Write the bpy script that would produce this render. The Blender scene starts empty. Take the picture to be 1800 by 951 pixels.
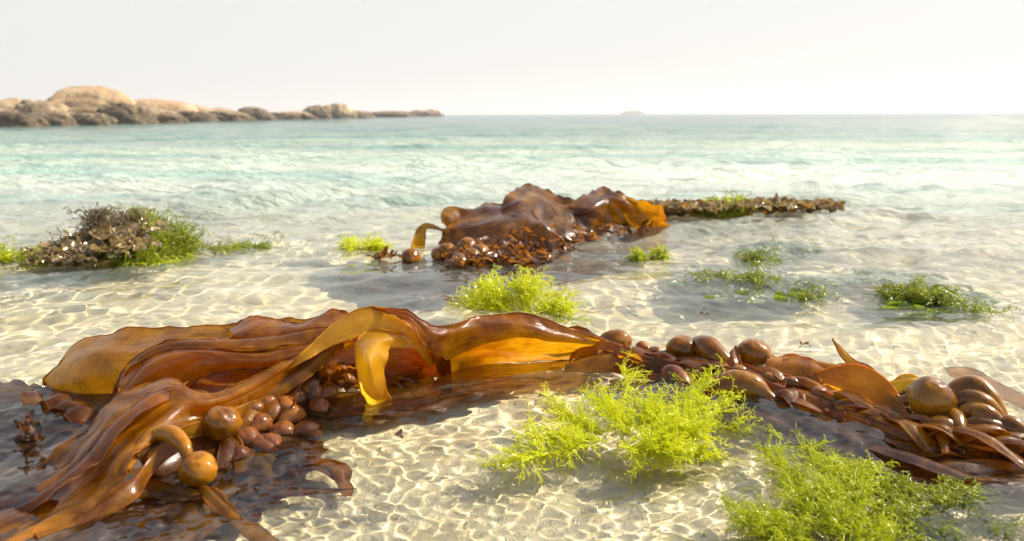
import bpy, bmesh, math, random
import numpy as np
from mathutils import Vector, Matrix, noise

# ------------------------------------------------------------------ camera
SC = bpy.context.scene
H_CAM = 0.45
PITCH = math.radians(11.01)
ROLL = math.radians(0.22)
FPX = 1413.0
cd = bpy.data.cameras.new('camera')
cam = bpy.data.objects.new('camera', cd)
SC.collection.objects.link(cam)
SC.camera = cam
cd.sensor_width = 36.0
cd.lens = 36.0 * FPX / 1800.0
cd.clip_start = 0.02
cd.clip_end = 20000.0
cd.dof.use_dof = True
cd.dof.focus_distance = 1.36
cd.dof.aperture_fstop = 5.6
cam.matrix_world = (Matrix.Translation((0, 0, H_CAM))
                    @ Matrix.Rotation(math.pi / 2 - PITCH, 4, 'X')
                    @ Matrix.Rotation(-ROLL, 4, 'Z'))
CAMR = np.array((Matrix.Rotation(math.pi / 2 - PITCH, 4, 'X') @ Matrix.Rotation(-ROLL, 4, 'Z')).to_3x3())

# ------------------------------------------------------------------ sky, sun, exposure
SUN_EL, SUN_AZ = math.radians(40), math.radians(62)   # azimuth clockwise from +Y (the view direction)
w = bpy.data.worlds.new('World')
SC.world = w
w.use_nodes = True
nt = w.node_tree
bg = nt.nodes['Background']
sky = nt.nodes.new('ShaderNodeTexSky')
sky.sky_type = 'NISHITA'
sky.sun_disc = False
sky.sun_elevation = SUN_EL
sky.sun_rotation = SUN_AZ
sky.air_density = 1.2
sky.dust_density = 3.0
sky.ozone_density = 1.0
mx = nt.nodes.new('ShaderNodeMix')
mx.data_type = 'RGBA'
mx.inputs[0].default_value = 0.93
mx.inputs[7].default_value = (4.95, 4.88, 4.80, 1)      # thin white veil of high cloud over the whole sky
nt.links.new(sky.outputs[0], mx.inputs[6])
# the veil is thick towards the horizon and thins overhead, where the blue shows
tcw = nt.nodes.new('ShaderNodeTexCoord'); spw = nt.nodes.new('ShaderNodeSeparateXYZ'); mrw = nt.nodes.new('ShaderNodeMapRange')
nt.links.new(tcw.outputs['Generated'], spw.inputs[0]); nt.links.new(spw.outputs['Z'], mrw.inputs[0])
mrw.interpolation_type = 'SMOOTHSTEP'
mrw.inputs['From Min'].default_value = .14; mrw.inputs['From Max'].default_value = .72
mrw.inputs['To Min'].default_value = .94; mrw.inputs['To Max'].default_value = .15
nt.links.new(mrw.outputs[0], mx.inputs[0])
nt.links.new(mx.outputs[2], bg.inputs['Color'])
bg.inputs['Strength'].default_value = 0.10

sl = bpy.data.lights.new('sun', 'SUN')
sl.energy = 5.0
sl.angle = math.radians(0.8)
sl.color = (1.0, 0.90, 0.73)
sun = bpy.data.objects.new('sun', sl)
SC.collection.objects.link(sun)
sdir = Vector((math.sin(SUN_AZ) * math.cos(SUN_EL), math.cos(SUN_AZ) * math.cos(SUN_EL), math.sin(SUN_EL)))
sun.rotation_euler = sdir.to_track_quat('Z', 'Y').to_euler()
try:
    sl.cycles.is_caustics_light = True
except Exception:
    pass
SC.view_settings.view_transform = 'Standard'
SC.view_settings.look = 'None'
SC.view_settings.exposure = 0.82
SC.view_settings.gamma = 1.0
SC.view_settings.use_curve_mapping = False
SC.cycles.caustics_refractive = True
SC.cycles.caustics_reflective = False
SC.cycles.max_bounces = 14
SC.cycles.transmission_bounces = 12
SC.cycles.transparent_max_bounces = 8
SC.cycles.sample_clamp_indirect = 4.0
SC.cycles.use_denoising = True

# ------------------------------------------------------------------ helpers
RND = random.Random(7)

def tag(o, label=None, cat=None, group=None, kind=None):
    if label: o['label'] = label
    if cat: o['category'] = cat
    if group: o['group'] = group
    if kind: o['kind'] = kind
    return o

def ray(px, py):
    d = CAMR @ np.array([(px - 900.0) / FPX, (475.5 - py) / FPX, -1.0])
    return d / d[1]

def at(px, py, z=0.0):
    """the real point at height z (metres over the calm water) seen at that place in the photo"""
    d = ray(px, py)
    t = (z - H_CAM) / d[2]
    return np.array([d[0] * t, t, z])

def at_y(px, py, y):
    d = ray(px, py)
    return np.array([d[0] * y, y, H_CAM + d[2] * y])

def mesh_obj(name, V, F, mat, parent=None, smooth=True, uv=None):
    me = bpy.data.meshes.new(name)
    V = np.asarray(V, dtype=np.float32)
    F = np.asarray(F, dtype=np.int32)
    k = F.shape[1]
    me.vertices.add(len(V)); me.vertices.foreach_set('co', V.ravel())
    me.loops.add(F.size); me.loops.foreach_set('vertex_index', F.ravel())
    me.polygons.add(len(F))
    me.polygons.foreach_set('loop_start', np.arange(0, F.size, k, dtype=np.int32))
    me.polygons.foreach_set('loop_total', np.full(len(F), k, dtype=np.int32))
    me.polygons.foreach_set('use_smooth', np.full(len(F), smooth))
    me.update(calc_edges=True)
    me.validate()
    if uv is not None:
        l = me.uv_layers.new(name='UVMap')
        l.data.foreach_set('uv', np.asarray(uv, dtype=np.float32)[F.ravel()].ravel())
    if isinstance(mat, (list, tuple)):
        for m in mat: me.materials.append(m)
    elif mat: me.materials.append(mat)
    o = bpy.data.objects.new(name, me)
    SC.collection.objects.link(o)
    if parent is not None:
        o.parent = parent
        o.matrix_parent_inverse = Matrix.Translation(parent.location).inverted()
    return o

def receiver(o):
    o.cycles.is_caustics_receiver = True
    return o

def empty(name, loc, label, cat, group=None):
    o = bpy.data.objects.new(name, None)
    SC.collection.objects.link(o)
    o.location = loc
    o.empty_display_size = 0.05
    return tag(o, label, cat, group)

def new_mat(name):
    m = bpy.data.materials.new(name)
    m.use_nodes = True
    n = m.node_tree
    for x in list(n.nodes): n.nodes.remove(x)
    out = n.nodes.new('ShaderNodeOutputMaterial')
    return m, n, out

def N(n, t, **kw):
    x = n.nodes.new(t)
    for k, v in kw.items():
        if k in ('operation', 'data_type', 'blend_type', 'noise_dimensions', 'feature', 'wave_type', 'bands_direction', 'interpolation_type', 'noise_type', 'clamp_factor', 'distance'):
            setattr(x, k, v)
        else:
            x.inputs[k].default_value = v
    return x

def ramp(n, fac, stops):
    r = n.nodes.new('ShaderNodeValToRGB')
    e = r.color_ramp.elements
    while len(e) > 1: e.remove(e[-1])
    e[0].position = stops[0][0]; e[0].color = (*stops[0][1], 1)
    for p, c in stops[1:]:
        k = e.new(p); k.color = (*c, 1)
    n.links.new(fac, r.inputs[0])
    return r.outputs[0]

# ------------------------------------------------------------------ waves of the shallow sea
def _waves():
    rs = np.random.RandomState(11)
    W = []
    # (wavelength, amplitude, count, mean heading, spread)
    for lam, amp, cnt, th, sp in ((6.0, .012, 4, -1.45, .5), (2.6, .0045, 6, -1.4, .5), (0.95, .0048, 5, -1.35, .4), (0.50, .0034, 7, -1.25, .5), (0.26, .0020, 8, -1.2, .7),
                                  (0.14, .00060, 10, -1.2, .9), (0.080, .00020, 12, -1.1, 1.3), (0.042, .00015, 14, -1.0, 3.1), (0.026, .00014, 14, -1.0, 3.1), (0.018, .00008, 12, -1.0, 3.1)):
        for i in range(cnt):
            l = lam * rs.uniform(.75, 1.3)
            a = th + rs.uniform(-sp, sp)
            W.append((l, amp * rs.uniform(.6, 1.3), math.cos(a), math.sin(a), rs.uniform(0, 6.283)))
    return W
WAVES = _waves()

def wave_z(x, y, cell=None):
    x = np.asarray(x, float); y = np.asarray(y, float)
    z = np.zeros_like(x)
    # gentle warping keeps the crests from running dead straight
    xw = x + .05 * np.sin(2.1 * y + 1.3 * x) + .02 * np.sin(7.0 * y + 3.1 * x + 1)
    yw = y + .05 * np.sin(1.9 * x - 1.1 * y + 2) + .02 * np.sin(6.1 * x + 2.3 * y)
    for l, a, cx, sy, ph in WAVES:
        k = 2 * math.pi / l
        t = a * np.sin(k * (xw * cx + yw * sy) + ph)
        if cell is not None:
            t = t * np.clip((l / np.maximum(cell, 1e-6) - 3.0) / 3.0, 0, 1)
        if l > 1.6: t = t * np.clip((y - 2.5) / 12.0, 0, 1)
        elif l > .2: t = t * (.62 + 1.35 * np.clip((y - 1.3) / 3.0, 0, 1))
        elif l > .1: t = t * (.85 + 1.5 * np.clip((y - 1.3) / 1.8, 0, 1))
        elif l > .055: t = t * (1 + 1.9 * np.clip((y - 1.3) / 1.6, 0, 1))
        z += t
    # patches of smoother and rougher water
    m = .75 + .35 * np.sin(1.7 * x + .6 * y + .5) * np.sin(1.3 * y - .5 * x + 1.1)
    return z * m

def sand_z(x, y):
    x = np.asarray(x, float); y = np.asarray(y, float)
    yy = np.maximum(y, -3)
    z = -.040 - .066 * np.maximum(yy - .85, -1.2)
    z = np.where(yy > 6, -.38 - .05 * (yy - 6), z)
    z = np.maximum(z, -4.0)
    r = np.clip(3.0 / np.maximum(np.abs(y), 1), 0, 1)
    z += r * (.009 * np.sin(4.1 * x + 2.3 * y) + .008 * np.sin(5.3 * y - 2.2 * x + 1) + .005 * np.sin(11 * x + 7 * y + 2) + .003 * np.sin(17 * y - 9 * x))
    z -= .020
    return np.minimum(z, -.012)

def rows_cols(du, umax, y0, y1, dv, far_growth):
    ys = [-3.0]
    while ys[-1] < y1:
        y = ys[-1]
        w = math.hypot(max(y, 0), .45) if y > 0 else .45 + .6 * abs(y)
        s = dv * w
        if y < y0: s = max(s, min(.25, (y0 - y) * .35))
        if y > 5: s *= 1 + (y - 5) * far_growth
        ys.append(y + s)
    return np.array(ys), np.linspace(-umax, umax, int(2 * umax / du))

def sheet(name, zf, mat, du, dv, umax=1.25, y0=.55, y1=6000, growth=.035):
    ys, us = rows_cols(du, umax, y0, y1, dv, growth)
    wdt = np.hypot(np.maximum(ys, 0), .45) + np.where(ys < 0, 1.2 * -ys, 0)
    # stretch the outermost columns so the sheet carries on well to either side
    uu = us * (1 + 2.2 * np.clip((np.abs(us) - .95) / .3, 0, 1) ** 2)
    X = uu[None, :] * wdt[:, None]
    Y = np.repeat(ys[:, None], len(us), 1)
    cell = np.maximum(np.gradient(X, axis=1), np.gradient(Y, axis=0))
    Z = zf(X, Y, cell)
    V = np.stack([X, Y, Z], -1).reshape(-1, 3)
    nr, nc = X.shape
    i = np.arange(nr * nc).reshape(nr, nc)
    F = np.stack([i[:-1, :-1], i[:-1, 1:], i[1:, 1:], i[1:, :-1]], -1).reshape(-1, 4)
    return mesh_obj(name, V, F, mat)
# ------------------------------------------------------------------ sand and water
def mat_sand():
    m, n, out = new_mat('wet_sand')
    p = N(n, 'ShaderNodeBsdfPrincipled', Roughness=.75)
    p.inputs['Specular IOR Level'].default_value = .25
    geo = N(n, 'ShaderNodeNewGeometry')
    grain = N(n, 'ShaderNodeTexNoise', Scale=900.0, Detail=2.0)
    spk = N(n, 'ShaderNodeTexVoronoi', Scale=420.0)
    mid = N(n, 'ShaderNodeTexNoise', Scale=9.0, Detail=6.0, Roughness=.6)
    for t in (grain, spk, mid): n.links.new(geo.outputs['Position'], t.inputs['Vector'])
    c1 = ramp(n, mid.outputs[0], [(.3, (.64, .53, .31)), (.5, (.78, .67, .42)), (.7, (.85, .76, .52))])
    c2 = ramp(n, grain.outputs[0], [(.3, (.78, .76, .70)), (.55, (1, 1, 1)), (.8, (1.1, 1.08, 1.02))])
    mu = N(n, 'ShaderNodeMix', data_type='RGBA', blend_type='MULTIPLY'); mu.inputs[0].default_value = 1
    n.links.new(c1, mu.inputs[6]); n.links.new(c2, mu.inputs[7])
    c3 = ramp(n, spk.outputs['Color'], [(.0, (.22, .17, .12)), (.09, (.40, .30, .20)), (.13, (1, 1, 1))])
    mu2 = N(n, 'ShaderNodeMix', data_type='RGBA', blend_type='MULTIPLY'); mu2.inputs[0].default_value = .8
    n.links.new(mu.outputs[2], mu2.inputs[6]); n.links.new(c3, mu2.inputs[7])
    n.links.new(mu2.outputs[2], p.inputs['Base Color'])
    b = N(n, 'ShaderNodeBump', Strength=.4, Distance=.001)
    n.links.new(grain.outputs[0], b.inputs['Height']); n.links.new(b.outputs[0], p.inputs['Normal'])
    n.links.new(p.outputs[0], out.inputs[0])
    return m

def mat_water():
    m, n, out = new_mat('sea_water')
    geo = N(n, 'ShaderNodeNewGeometry')
    sep = N(n, 'ShaderNodeSeparateXYZ'); n.links.new(geo.outputs['Position'], sep.inputs[0])
    # clear close to the beach, cloudier with suspended sand and green-blue as it deepens offshore; its pale part also paints in sky sheen
    mr = N(n, 'ShaderNodeMapRange', interpolation_type='SMOOTHSTEP'); n.links.new(sep.outputs['Y'], mr.inputs[0])
    mr.inputs['From Min'].default_value = 0.9; mr.inputs['From Max'].default_value = 6.8
    mr.inputs['To Min'].default_value = 0.0; mr.inputs['To Max'].default_value = 1.0
    gl = N(n, 'ShaderNodeBsdfGlass', IOR=1.333, Roughness=0.0); gl.inputs['Color'].default_value = (.99, 1, .99, 1)
    body = N(n, 'ShaderNodeBsdfPrincipled', Roughness=.08, IOR=1.333)
    lg = N(n, 'ShaderNodeMath', operation='LOGARITHM'); n.links.new(sep.outputs['Y'], lg.inputs[0]); lg.inputs[1].default_value = 10.0
    lr = N(n, 'ShaderNodeMapRange'); n.links.new(lg.outputs[0], lr.inputs[0])
    lr.inputs['From Min'].default_value = .3; lr.inputs['From Max'].default_value = 2.6
    col = ramp(n, lr.outputs[0], [(0, (.76, .80, .71)), (.16, (.70, .75, .65)), (.28, (.46, .55, .46)), (.42, (.22, .32, .275)), (.62, (.09, .185, .165)), (.8, (.04, .14, .15)), (1, (.02, .09, .11))])
    pn = N(n, 'ShaderNodeTexNoise', Scale=.5, Detail=5.0)
    mp = N(n, 'ShaderNodeMapping'); mp.inputs['Scale'].default_value = (.35, 1.0, 1); n.links.new(geo.outputs['Position'], mp.inputs[0])
    n.links.new(mp.outputs[0], pn.inputs['Vector'])
    pc = ramp(n, pn.outputs[0], [(.35, (.55, .74, .74)), (.5, (1, 1, 1)), (.65, (1.2, 1.15, 1.05))])  # streaks paint the ripples' dark and bright reflections into the colour
    mu = N(n, 'ShaderNodeMix', data_type='RGBA', blend_type='MULTIPLY'); mu.inputs[0].default_value = 1
    n.links.new(col, mu.inputs[6]); n.links.new(pc, mu.inputs[7]); n.links.new(mu.outputs[2], body.inputs['Base Color'])
    pn2 = N(n, 'ShaderNodeTexNoise', Scale=.06, Detail=6.0, Roughness=.65)
    mp3 = N(n, 'ShaderNodeMapping'); mp3.inputs['Scale'].default_value = (.3, 1.2, 1); mp3.inputs['Rotation'].default_value = (0, 0, .1)
    n.links.new(geo.outputs['Position'], mp3.inputs[0]); n.links.new(mp3.outputs[0], pn2.inputs['Vector'])
    pc2 = ramp(n, pn2.outputs[0], [(.36, (.34, .52, .58)), (.5, (1, 1, 1)), (.64, (1.35, 1.28, 1.15))])  # broader painted streaks, again standing for reflections on the waves
    mu_ = N(n, 'ShaderNodeMix', data_type='RGBA', blend_type='MULTIPLY'); mu_.inputs[0].default_value = .4
    n.links.new(mu.outputs[2], mu_.inputs[6]); n.links.new(pc2, mu_.inputs[7]); n.links.new(mu_.outputs[2], body.inputs['Base Color'])
    # small wind ripples, only where the modelled waves are too fine to carry them
    bn = N(n, 'ShaderNodeTexNoise', Scale=1.0, Detail=7.0, Roughness=.62)
    mp2 = N(n, 'ShaderNodeMapping'); mp2.inputs['Scale'].default_value = (1.2, 3.2, 1); mp2.inputs['Rotation'].default_value = (0, 0, .12)
    n.links.new(geo.outputs['Position'], mp2.inputs[0]); n.links.new(mp2.outputs[0], bn.inputs['Vector'])
    b = N(n, 'ShaderNodeBump', Strength=1.0, Distance=.22)
    n.links.new(bn.outputs[0], b.inputs['Height']); n.links.new(b.outputs[0], body.inputs['Normal'])
    ms = N(n, 'ShaderNodeMixShader')
    n.links.new(mr.outputs[0], ms.inputs[0]); n.links.new(gl.outputs[0], ms.inputs[1]); n.links.new(body.outputs[0], ms.inputs[2])
    n.links.new(ms.outputs[0], out.inputs[0])
    return m

M_SAND, M_WATER = mat_sand(), mat_water()
sand = sheet('sand', lambda x, y, c: sand_z(x, y), M_SAND, .012, .012)
tag(sand, 'pale sandy sea bed under the shallow water', kind='structure'); receiver(sand)
water = sheet('water', wave_z, M_WATER, .0032, .0032)
tag(water, 'clear shallow sea water with small ripples', kind='structure')
water.cycles.is_caustics_caster = True
# ------------------------------------------------------------------ seaweed materials
def mat_kelp(name, cols, trans, tmix=.45, rough=.42, streak=(60, 60, 60), bump=.17, sss=0.0, mott=6.0, worn=.75):
    """wet brown seaweed: glossy skin over a body that lets the sun through"""
    m, n, out = new_mat(name)
    geo = N(n, 'ShaderNodeTexCoord')
    uv = N(n, 'ShaderNodeMapping'); n.links.new(geo.outputs['UV'], uv.inputs[0])
    uv.inputs['Scale'].default_value = (14, 1.6, 1)
    big = N(n, 'ShaderNodeTexNoise', Scale=mott, Detail=6.0, Roughness=.6, Distortion=.6)
    n.links.new(geo.outputs['Object'], big.inputs['Vector'])
    st = N(n, 'ShaderNodeTexNoise', Scale=3.0, Detail=8.0, Roughness=.65); n.links.new(uv.outputs[0], st.inputs['Vector'])
    ad = N(n, 'ShaderNodeMath', operation='MULTIPLY_ADD'); n.links.new(st.outputs[0], ad.inputs[0]); ad.inputs[1].default_value = .6
    n.links.new(big.outputs[0], ad.inputs[2])
    s2 = N(n, 'ShaderNodeMath', operation='SUBTRACT'); n.links.new(ad.outputs[0], s2.inputs[0]); s2.inputs[1].default_value = .30
    c = ramp(n, s2.outputs[0], [(.32, cols[0]), (.5, cols[1]), (.68, cols[2])])
    t = ramp(n, s2.outputs[0], [(.32, trans[0]), (.66, trans[1])])
    # dark pits, pale settled specks and worn patches
    vo = N(n, 'ShaderNodeTexVoronoi', Scale=170.0); n.links.new(geo.outputs['Object'], vo.inputs['Vector'])
    lp = ramp(n, vo.outputs['Distance'], [(.10, (.35, .30, .24)), (.2, (1, 1, 1))])
    wn = N(n, 'ShaderNodeTexNoise', Scale=24.0, Detail=7.0, Roughness=.7); n.links.new(geo.outputs['Object'], wn.inputs['Vector'])
    wp = ramp(n, wn.outputs[0], [(.40, (.48, .38, .28)), (.52, (1, 1, 1)), (.66, (1.25, 1.2, 1.0))])
    m1 = N(n, 'ShaderNodeMix', data_type='RGBA', blend_type='MULTIPLY'); n.links.new(wn.outputs[0], m1.inputs[0])
    n.links.new(c, m1.inputs[6]); n.links.new(lp, m1.inputs[7])
    m2 = N(n, 'ShaderNodeMix', data_type='RGBA', blend_type='MULTIPLY'); m2.inputs[0].default_value = worn
    n.links.new(m1.outputs[2], m2.inputs[6]); n.links.new(wp, m2.inputs[7]); c = m2.outputs[2]
    m3 = N(n, 'ShaderNodeMix', data_type='RGBA', blend_type='MULTIPLY'); m3.inputs[0].default_value = worn * .7
    n.links.new(t, m3.inputs[6]); n.links.new(wp, m3.inputs[7]); t = m3.outputs[2]
    p = N(n, 'ShaderNodeBsdfPrincipled', Roughness=rough)
    n.links.new(c, p.inputs['Base Color'])
    p.inputs['Coat Weight'].default_value = .75
    p.inputs['Coat Roughness'].default_value = .035 if tmix else .07
    p.inputs['Coat Weight'].default_value = 1.0 if tmix else .7
    p.inputs['IOR'].default_value = 1.35
    p.inputs['Specular IOR Level'].default_value = .12
    if sss:
        p.inputs['Subsurface Weight'].default_value = sss
        p.inputs['Subsurface Radius'].default_value = (1.0, .38, .06)
        p.inputs['Subsurface Scale'].default_value = .012
    fine = N(n, 'ShaderNodeTexNoise', Scale=260.0, Detail=3.0, Roughness=.6); n.links.new(geo.outputs['Object'], fine.inputs['Vector'])
    # water film, pores and fine wrinkles
    nb = N(n, 'ShaderNodeTexNoise', Scale=70.0, Detail=5.0, Roughness=.55); n.links.new(geo.outputs['Object'], nb.inputs['Vector'])
    b = N(n, 'ShaderNodeBump', Strength=min(1, bump * 1.7), Distance=.004); n.links.new(nb.outputs[0], b.inputs['Height'])
    b2 = N(n, 'ShaderNodeBump', Strength=bump * .8, Distance=.003); n.links.new(st.outputs[0], b2.inputs['Height'])
    n.links.new(b.outputs[0], b2.inputs['Normal'])
    n.links.new(b2.outputs[0], p.inputs['Normal'])
    b3 = N(n, 'ShaderNodeBump', Strength=bump * .8 if tmix else .01, Distance=.001); n.links.new(fine.outputs[0], b3.inputs['Height']); n.links.new(b2.outputs[0], b3.inputs['Normal'])
    n.links.new(b3.outputs[0], p.inputs['Coat Normal'])
    if tmix:
        tr = N(n, 'ShaderNodeBsdfTranslucent'); n.links.new(t, tr.inputs[0]); n.links.new(b2.outputs[0], tr.inputs['Normal'])
        ms = N(n, 'ShaderNodeMixShader'); ms.inputs[0].default_value = tmix
        n.links.new(p.outputs[0], ms.inputs[1]); n.links.new(tr.outputs[0], ms.inputs[2])
        n.links.new(ms.outputs[0], out.inputs[0])
    else:
        n.links.new(p.outputs[0], out.inputs[0])
    return m

BR = ((.055, .018, .001), (.21, .082, .002), (.34, .150, .004))
TR = ((.55, .15, .001), (1.0, .47, .006))
M_BLADE = mat_kelp('kelp_blade', BR, TR)
M_BLADE_R = mat_kelp('reddish_kelp_blade', ((.038, .011, .001), (.16, .055, .002), (.28, .110, .003)), ((.42, .10, .001), (.95, .38, .004)))
M_BLADE_LIT = mat_kelp('kelp_blade_painted_sunlit', ((.30, .13, .004), (.44, .21, .007), (.56, .30, .012)), ((.95, .48, .01), (1.0, .74, .06)), tmix=.5, worn=.2)  # lit copy of the blade, with sunlight painted into its colour
M_BLADE_O = mat_kelp('olive_kelp_blade', ((.10, .040, .003), (.22, .095, .004), (.32, .16, .006)), ((.60, .27, .004), (.9, .50, .012)), tmix=.5)
M_HEAP = mat_kelp('heap_kelp_blade', ((.035, .012, .001), (.12, .048, .002), (.25, .110, .004)), ((.30, .09, .001), (.85, .36, .005)), tmix=.38, mott=9)
M_LEAF = mat_kelp('orange_kelp_leaf', ((.18, .06, .002), (.30, .12, .003), (.40, .18, .006)), ((.85, .32, .003), (1.0, .5, .01)), tmix=.6, worn=.35)
M_DEEP = mat_kelp('sunken_kelp_blade', ((.035, .014, .008), (.10, .038, .010), (.20, .085, .012)), ((.3, .10, .01), (.5, .2, .02)), tmix=.35, rough=.4, mott=16)
M_DARKW = mat_kelp('dark_sunken_weed', ((.025, .012, .009), (.075, .032, .016), (.16, .075, .025)), ((.18, .07, .02), (.3, .13, .03)), tmix=.3, rough=.5, mott=14)
M_FLOAT = mat_kelp('kelp_float', ((.10, .032, .001), (.22, .082, .002), (.34, .145, .003)), TR, tmix=0, rough=.25, bump=.08, sss=.4, mott=14)
M_FLOAT_O = mat_kelp('olive_kelp_float', ((.10, .036, .002), (.22, .090, .004), (.34, .165, .008)), TR, tmix=0, rough=.25, bump=.08, sss=.45, mott=11)
M_FLOAT_P = mat_kelp('purple_kelp_float', ((.07, .020, .008), (.16, .052, .014), (.26, .10, .014)), TR, tmix=0, rough=.28, bump=.05, sss=.4, mott=14)

def mat_weed(name, cols, trans, tmix=.5, rough=.3):
    m, n, out = new_mat(name)
    geo = N(n, 'ShaderNodeTexCoord')
    big = N(n, 'ShaderNodeTexNoise', Scale=14.0, Detail=4.0); n.links.new(geo.outputs['Object'], big.inputs['Vector'])
    c = ramp(n, big.outputs[0], [(.35, cols[0]), (.65, cols[1])])
    p = N(n, 'ShaderNodeBsdfPrincipled', Roughness=rough); n.links.new(c, p.inputs['Base Color'])
    p.inputs['Coat Weight'].default_value = .6; p.inputs['Coat Roughness'].default_value = .08
    tr = N(n, 'ShaderNodeBsdfTranslucent'); tr.inputs[0].default_value = (*trans, 1)
    ms = N(n, 'ShaderNodeMixShader'); ms.inputs[0].default_value = tmix
    n.links.new(p.outputs[0], ms.inputs[1]); n.links.new(tr.outputs[0], ms.inputs[2]); n.links.new(ms.outputs[0], out.inputs[0])
    return m
M_LIME = mat_weed('lime_green_weed', ((.60, .66, .003), (.80, .84, .010)), (1.0, 1.0, .02))
M_GREEN = mat_weed('green_weed', ((.34, .40, .004), (.58, .62, .010)), (.88, .92, .02))
M_DKGREEN = mat_weed('dark_green_weed', ((.20, .24, .010), (.42, .46, .02)), (.62, .68, .03))
M_SUNK = mat_weed('sunken_green_weed', ((.12, .18, .012), (.34, .42, .04)), (.30, .42, .03), tmix=.3)
M_RUST = mat_weed('rusty_brown_weed', ((.08, .045, .018), (.44, .33, .16)), (.36, .26, .10), tmix=.3, rough=.2)

# ------------------------------------------------------------------ seaweed shapes
def crom(P, n):
    """Catmull-Rom through the rows of P (first axis), n steps a span"""
    P = np.asarray(P, float)
    if len(P) == 2:
        t = np.linspace(0, 1, n + 1).reshape((-1,) + (1,) * (P.ndim - 1))
        return P[0] * (1 - t) + P[1] * t
    Q = np.concatenate([[2 * P[0] - P[1]], P, [2 * P[-1] - P[-2]]])
    out = []
    for i in range(1, len(Q) - 2):
        a, b, c, d = Q[i - 1], Q[i], Q[i + 1], Q[i + 2]
        for k in range(n):
            t = k / n
            out.append(.5 * ((2 * b) + (-a + c) * t + (2 * a - 5 * b + 4 * c - d) * t * t + (-a + 3 * b - 3 * c + d) * t ** 3))
    out.append(Q[-2])
    return np.array(out)

def nz(v, s, seed):
    return noise.noise(Vector((v[0] * s + seed * 7.3, v[1] * s - seed * 3.1, v[2] * s + seed)))

def tube_geo(pts, rad, seg=10, V=None, F=None, flat=1.0, cap=True):
    V = [] if V is None else V; F = [] if F is None else F
    pts = np.asarray(pts, float); m = len(pts)
    T = np.gradient(pts, axis=0); T /= (np.linalg.norm(T, axis=1, keepdims=True) + 1e-12)
    up = np.array([0, 0, 1.0]) if abs(T[0][2]) < .9 else np.array([0, 1.0, 0])
    nrm = np.cross(T[0], up); nrm /= np.linalg.norm(nrm) + 1e-12
    base = len(V)
    for i in range(m):
        nrm = nrm - T[i] * np.dot(nrm, T[i]); nrm /= np.linalg.norm(nrm) + 1e-12
        bi = np.cross(T[i], nrm)
        for k in range(seg):
            a = 2 * math.pi * k / seg
            V.append(pts[i] + rad[i] * (math.cos(a) * nrm + math.sin(a) * bi * flat))
    for i in range(m - 1):
        for k in range(seg):
            a = base + i * seg + k; b = base + i * seg + (k + 1) % seg
            F.append((a, b, b + seg, a + seg))
    return V, F

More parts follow.
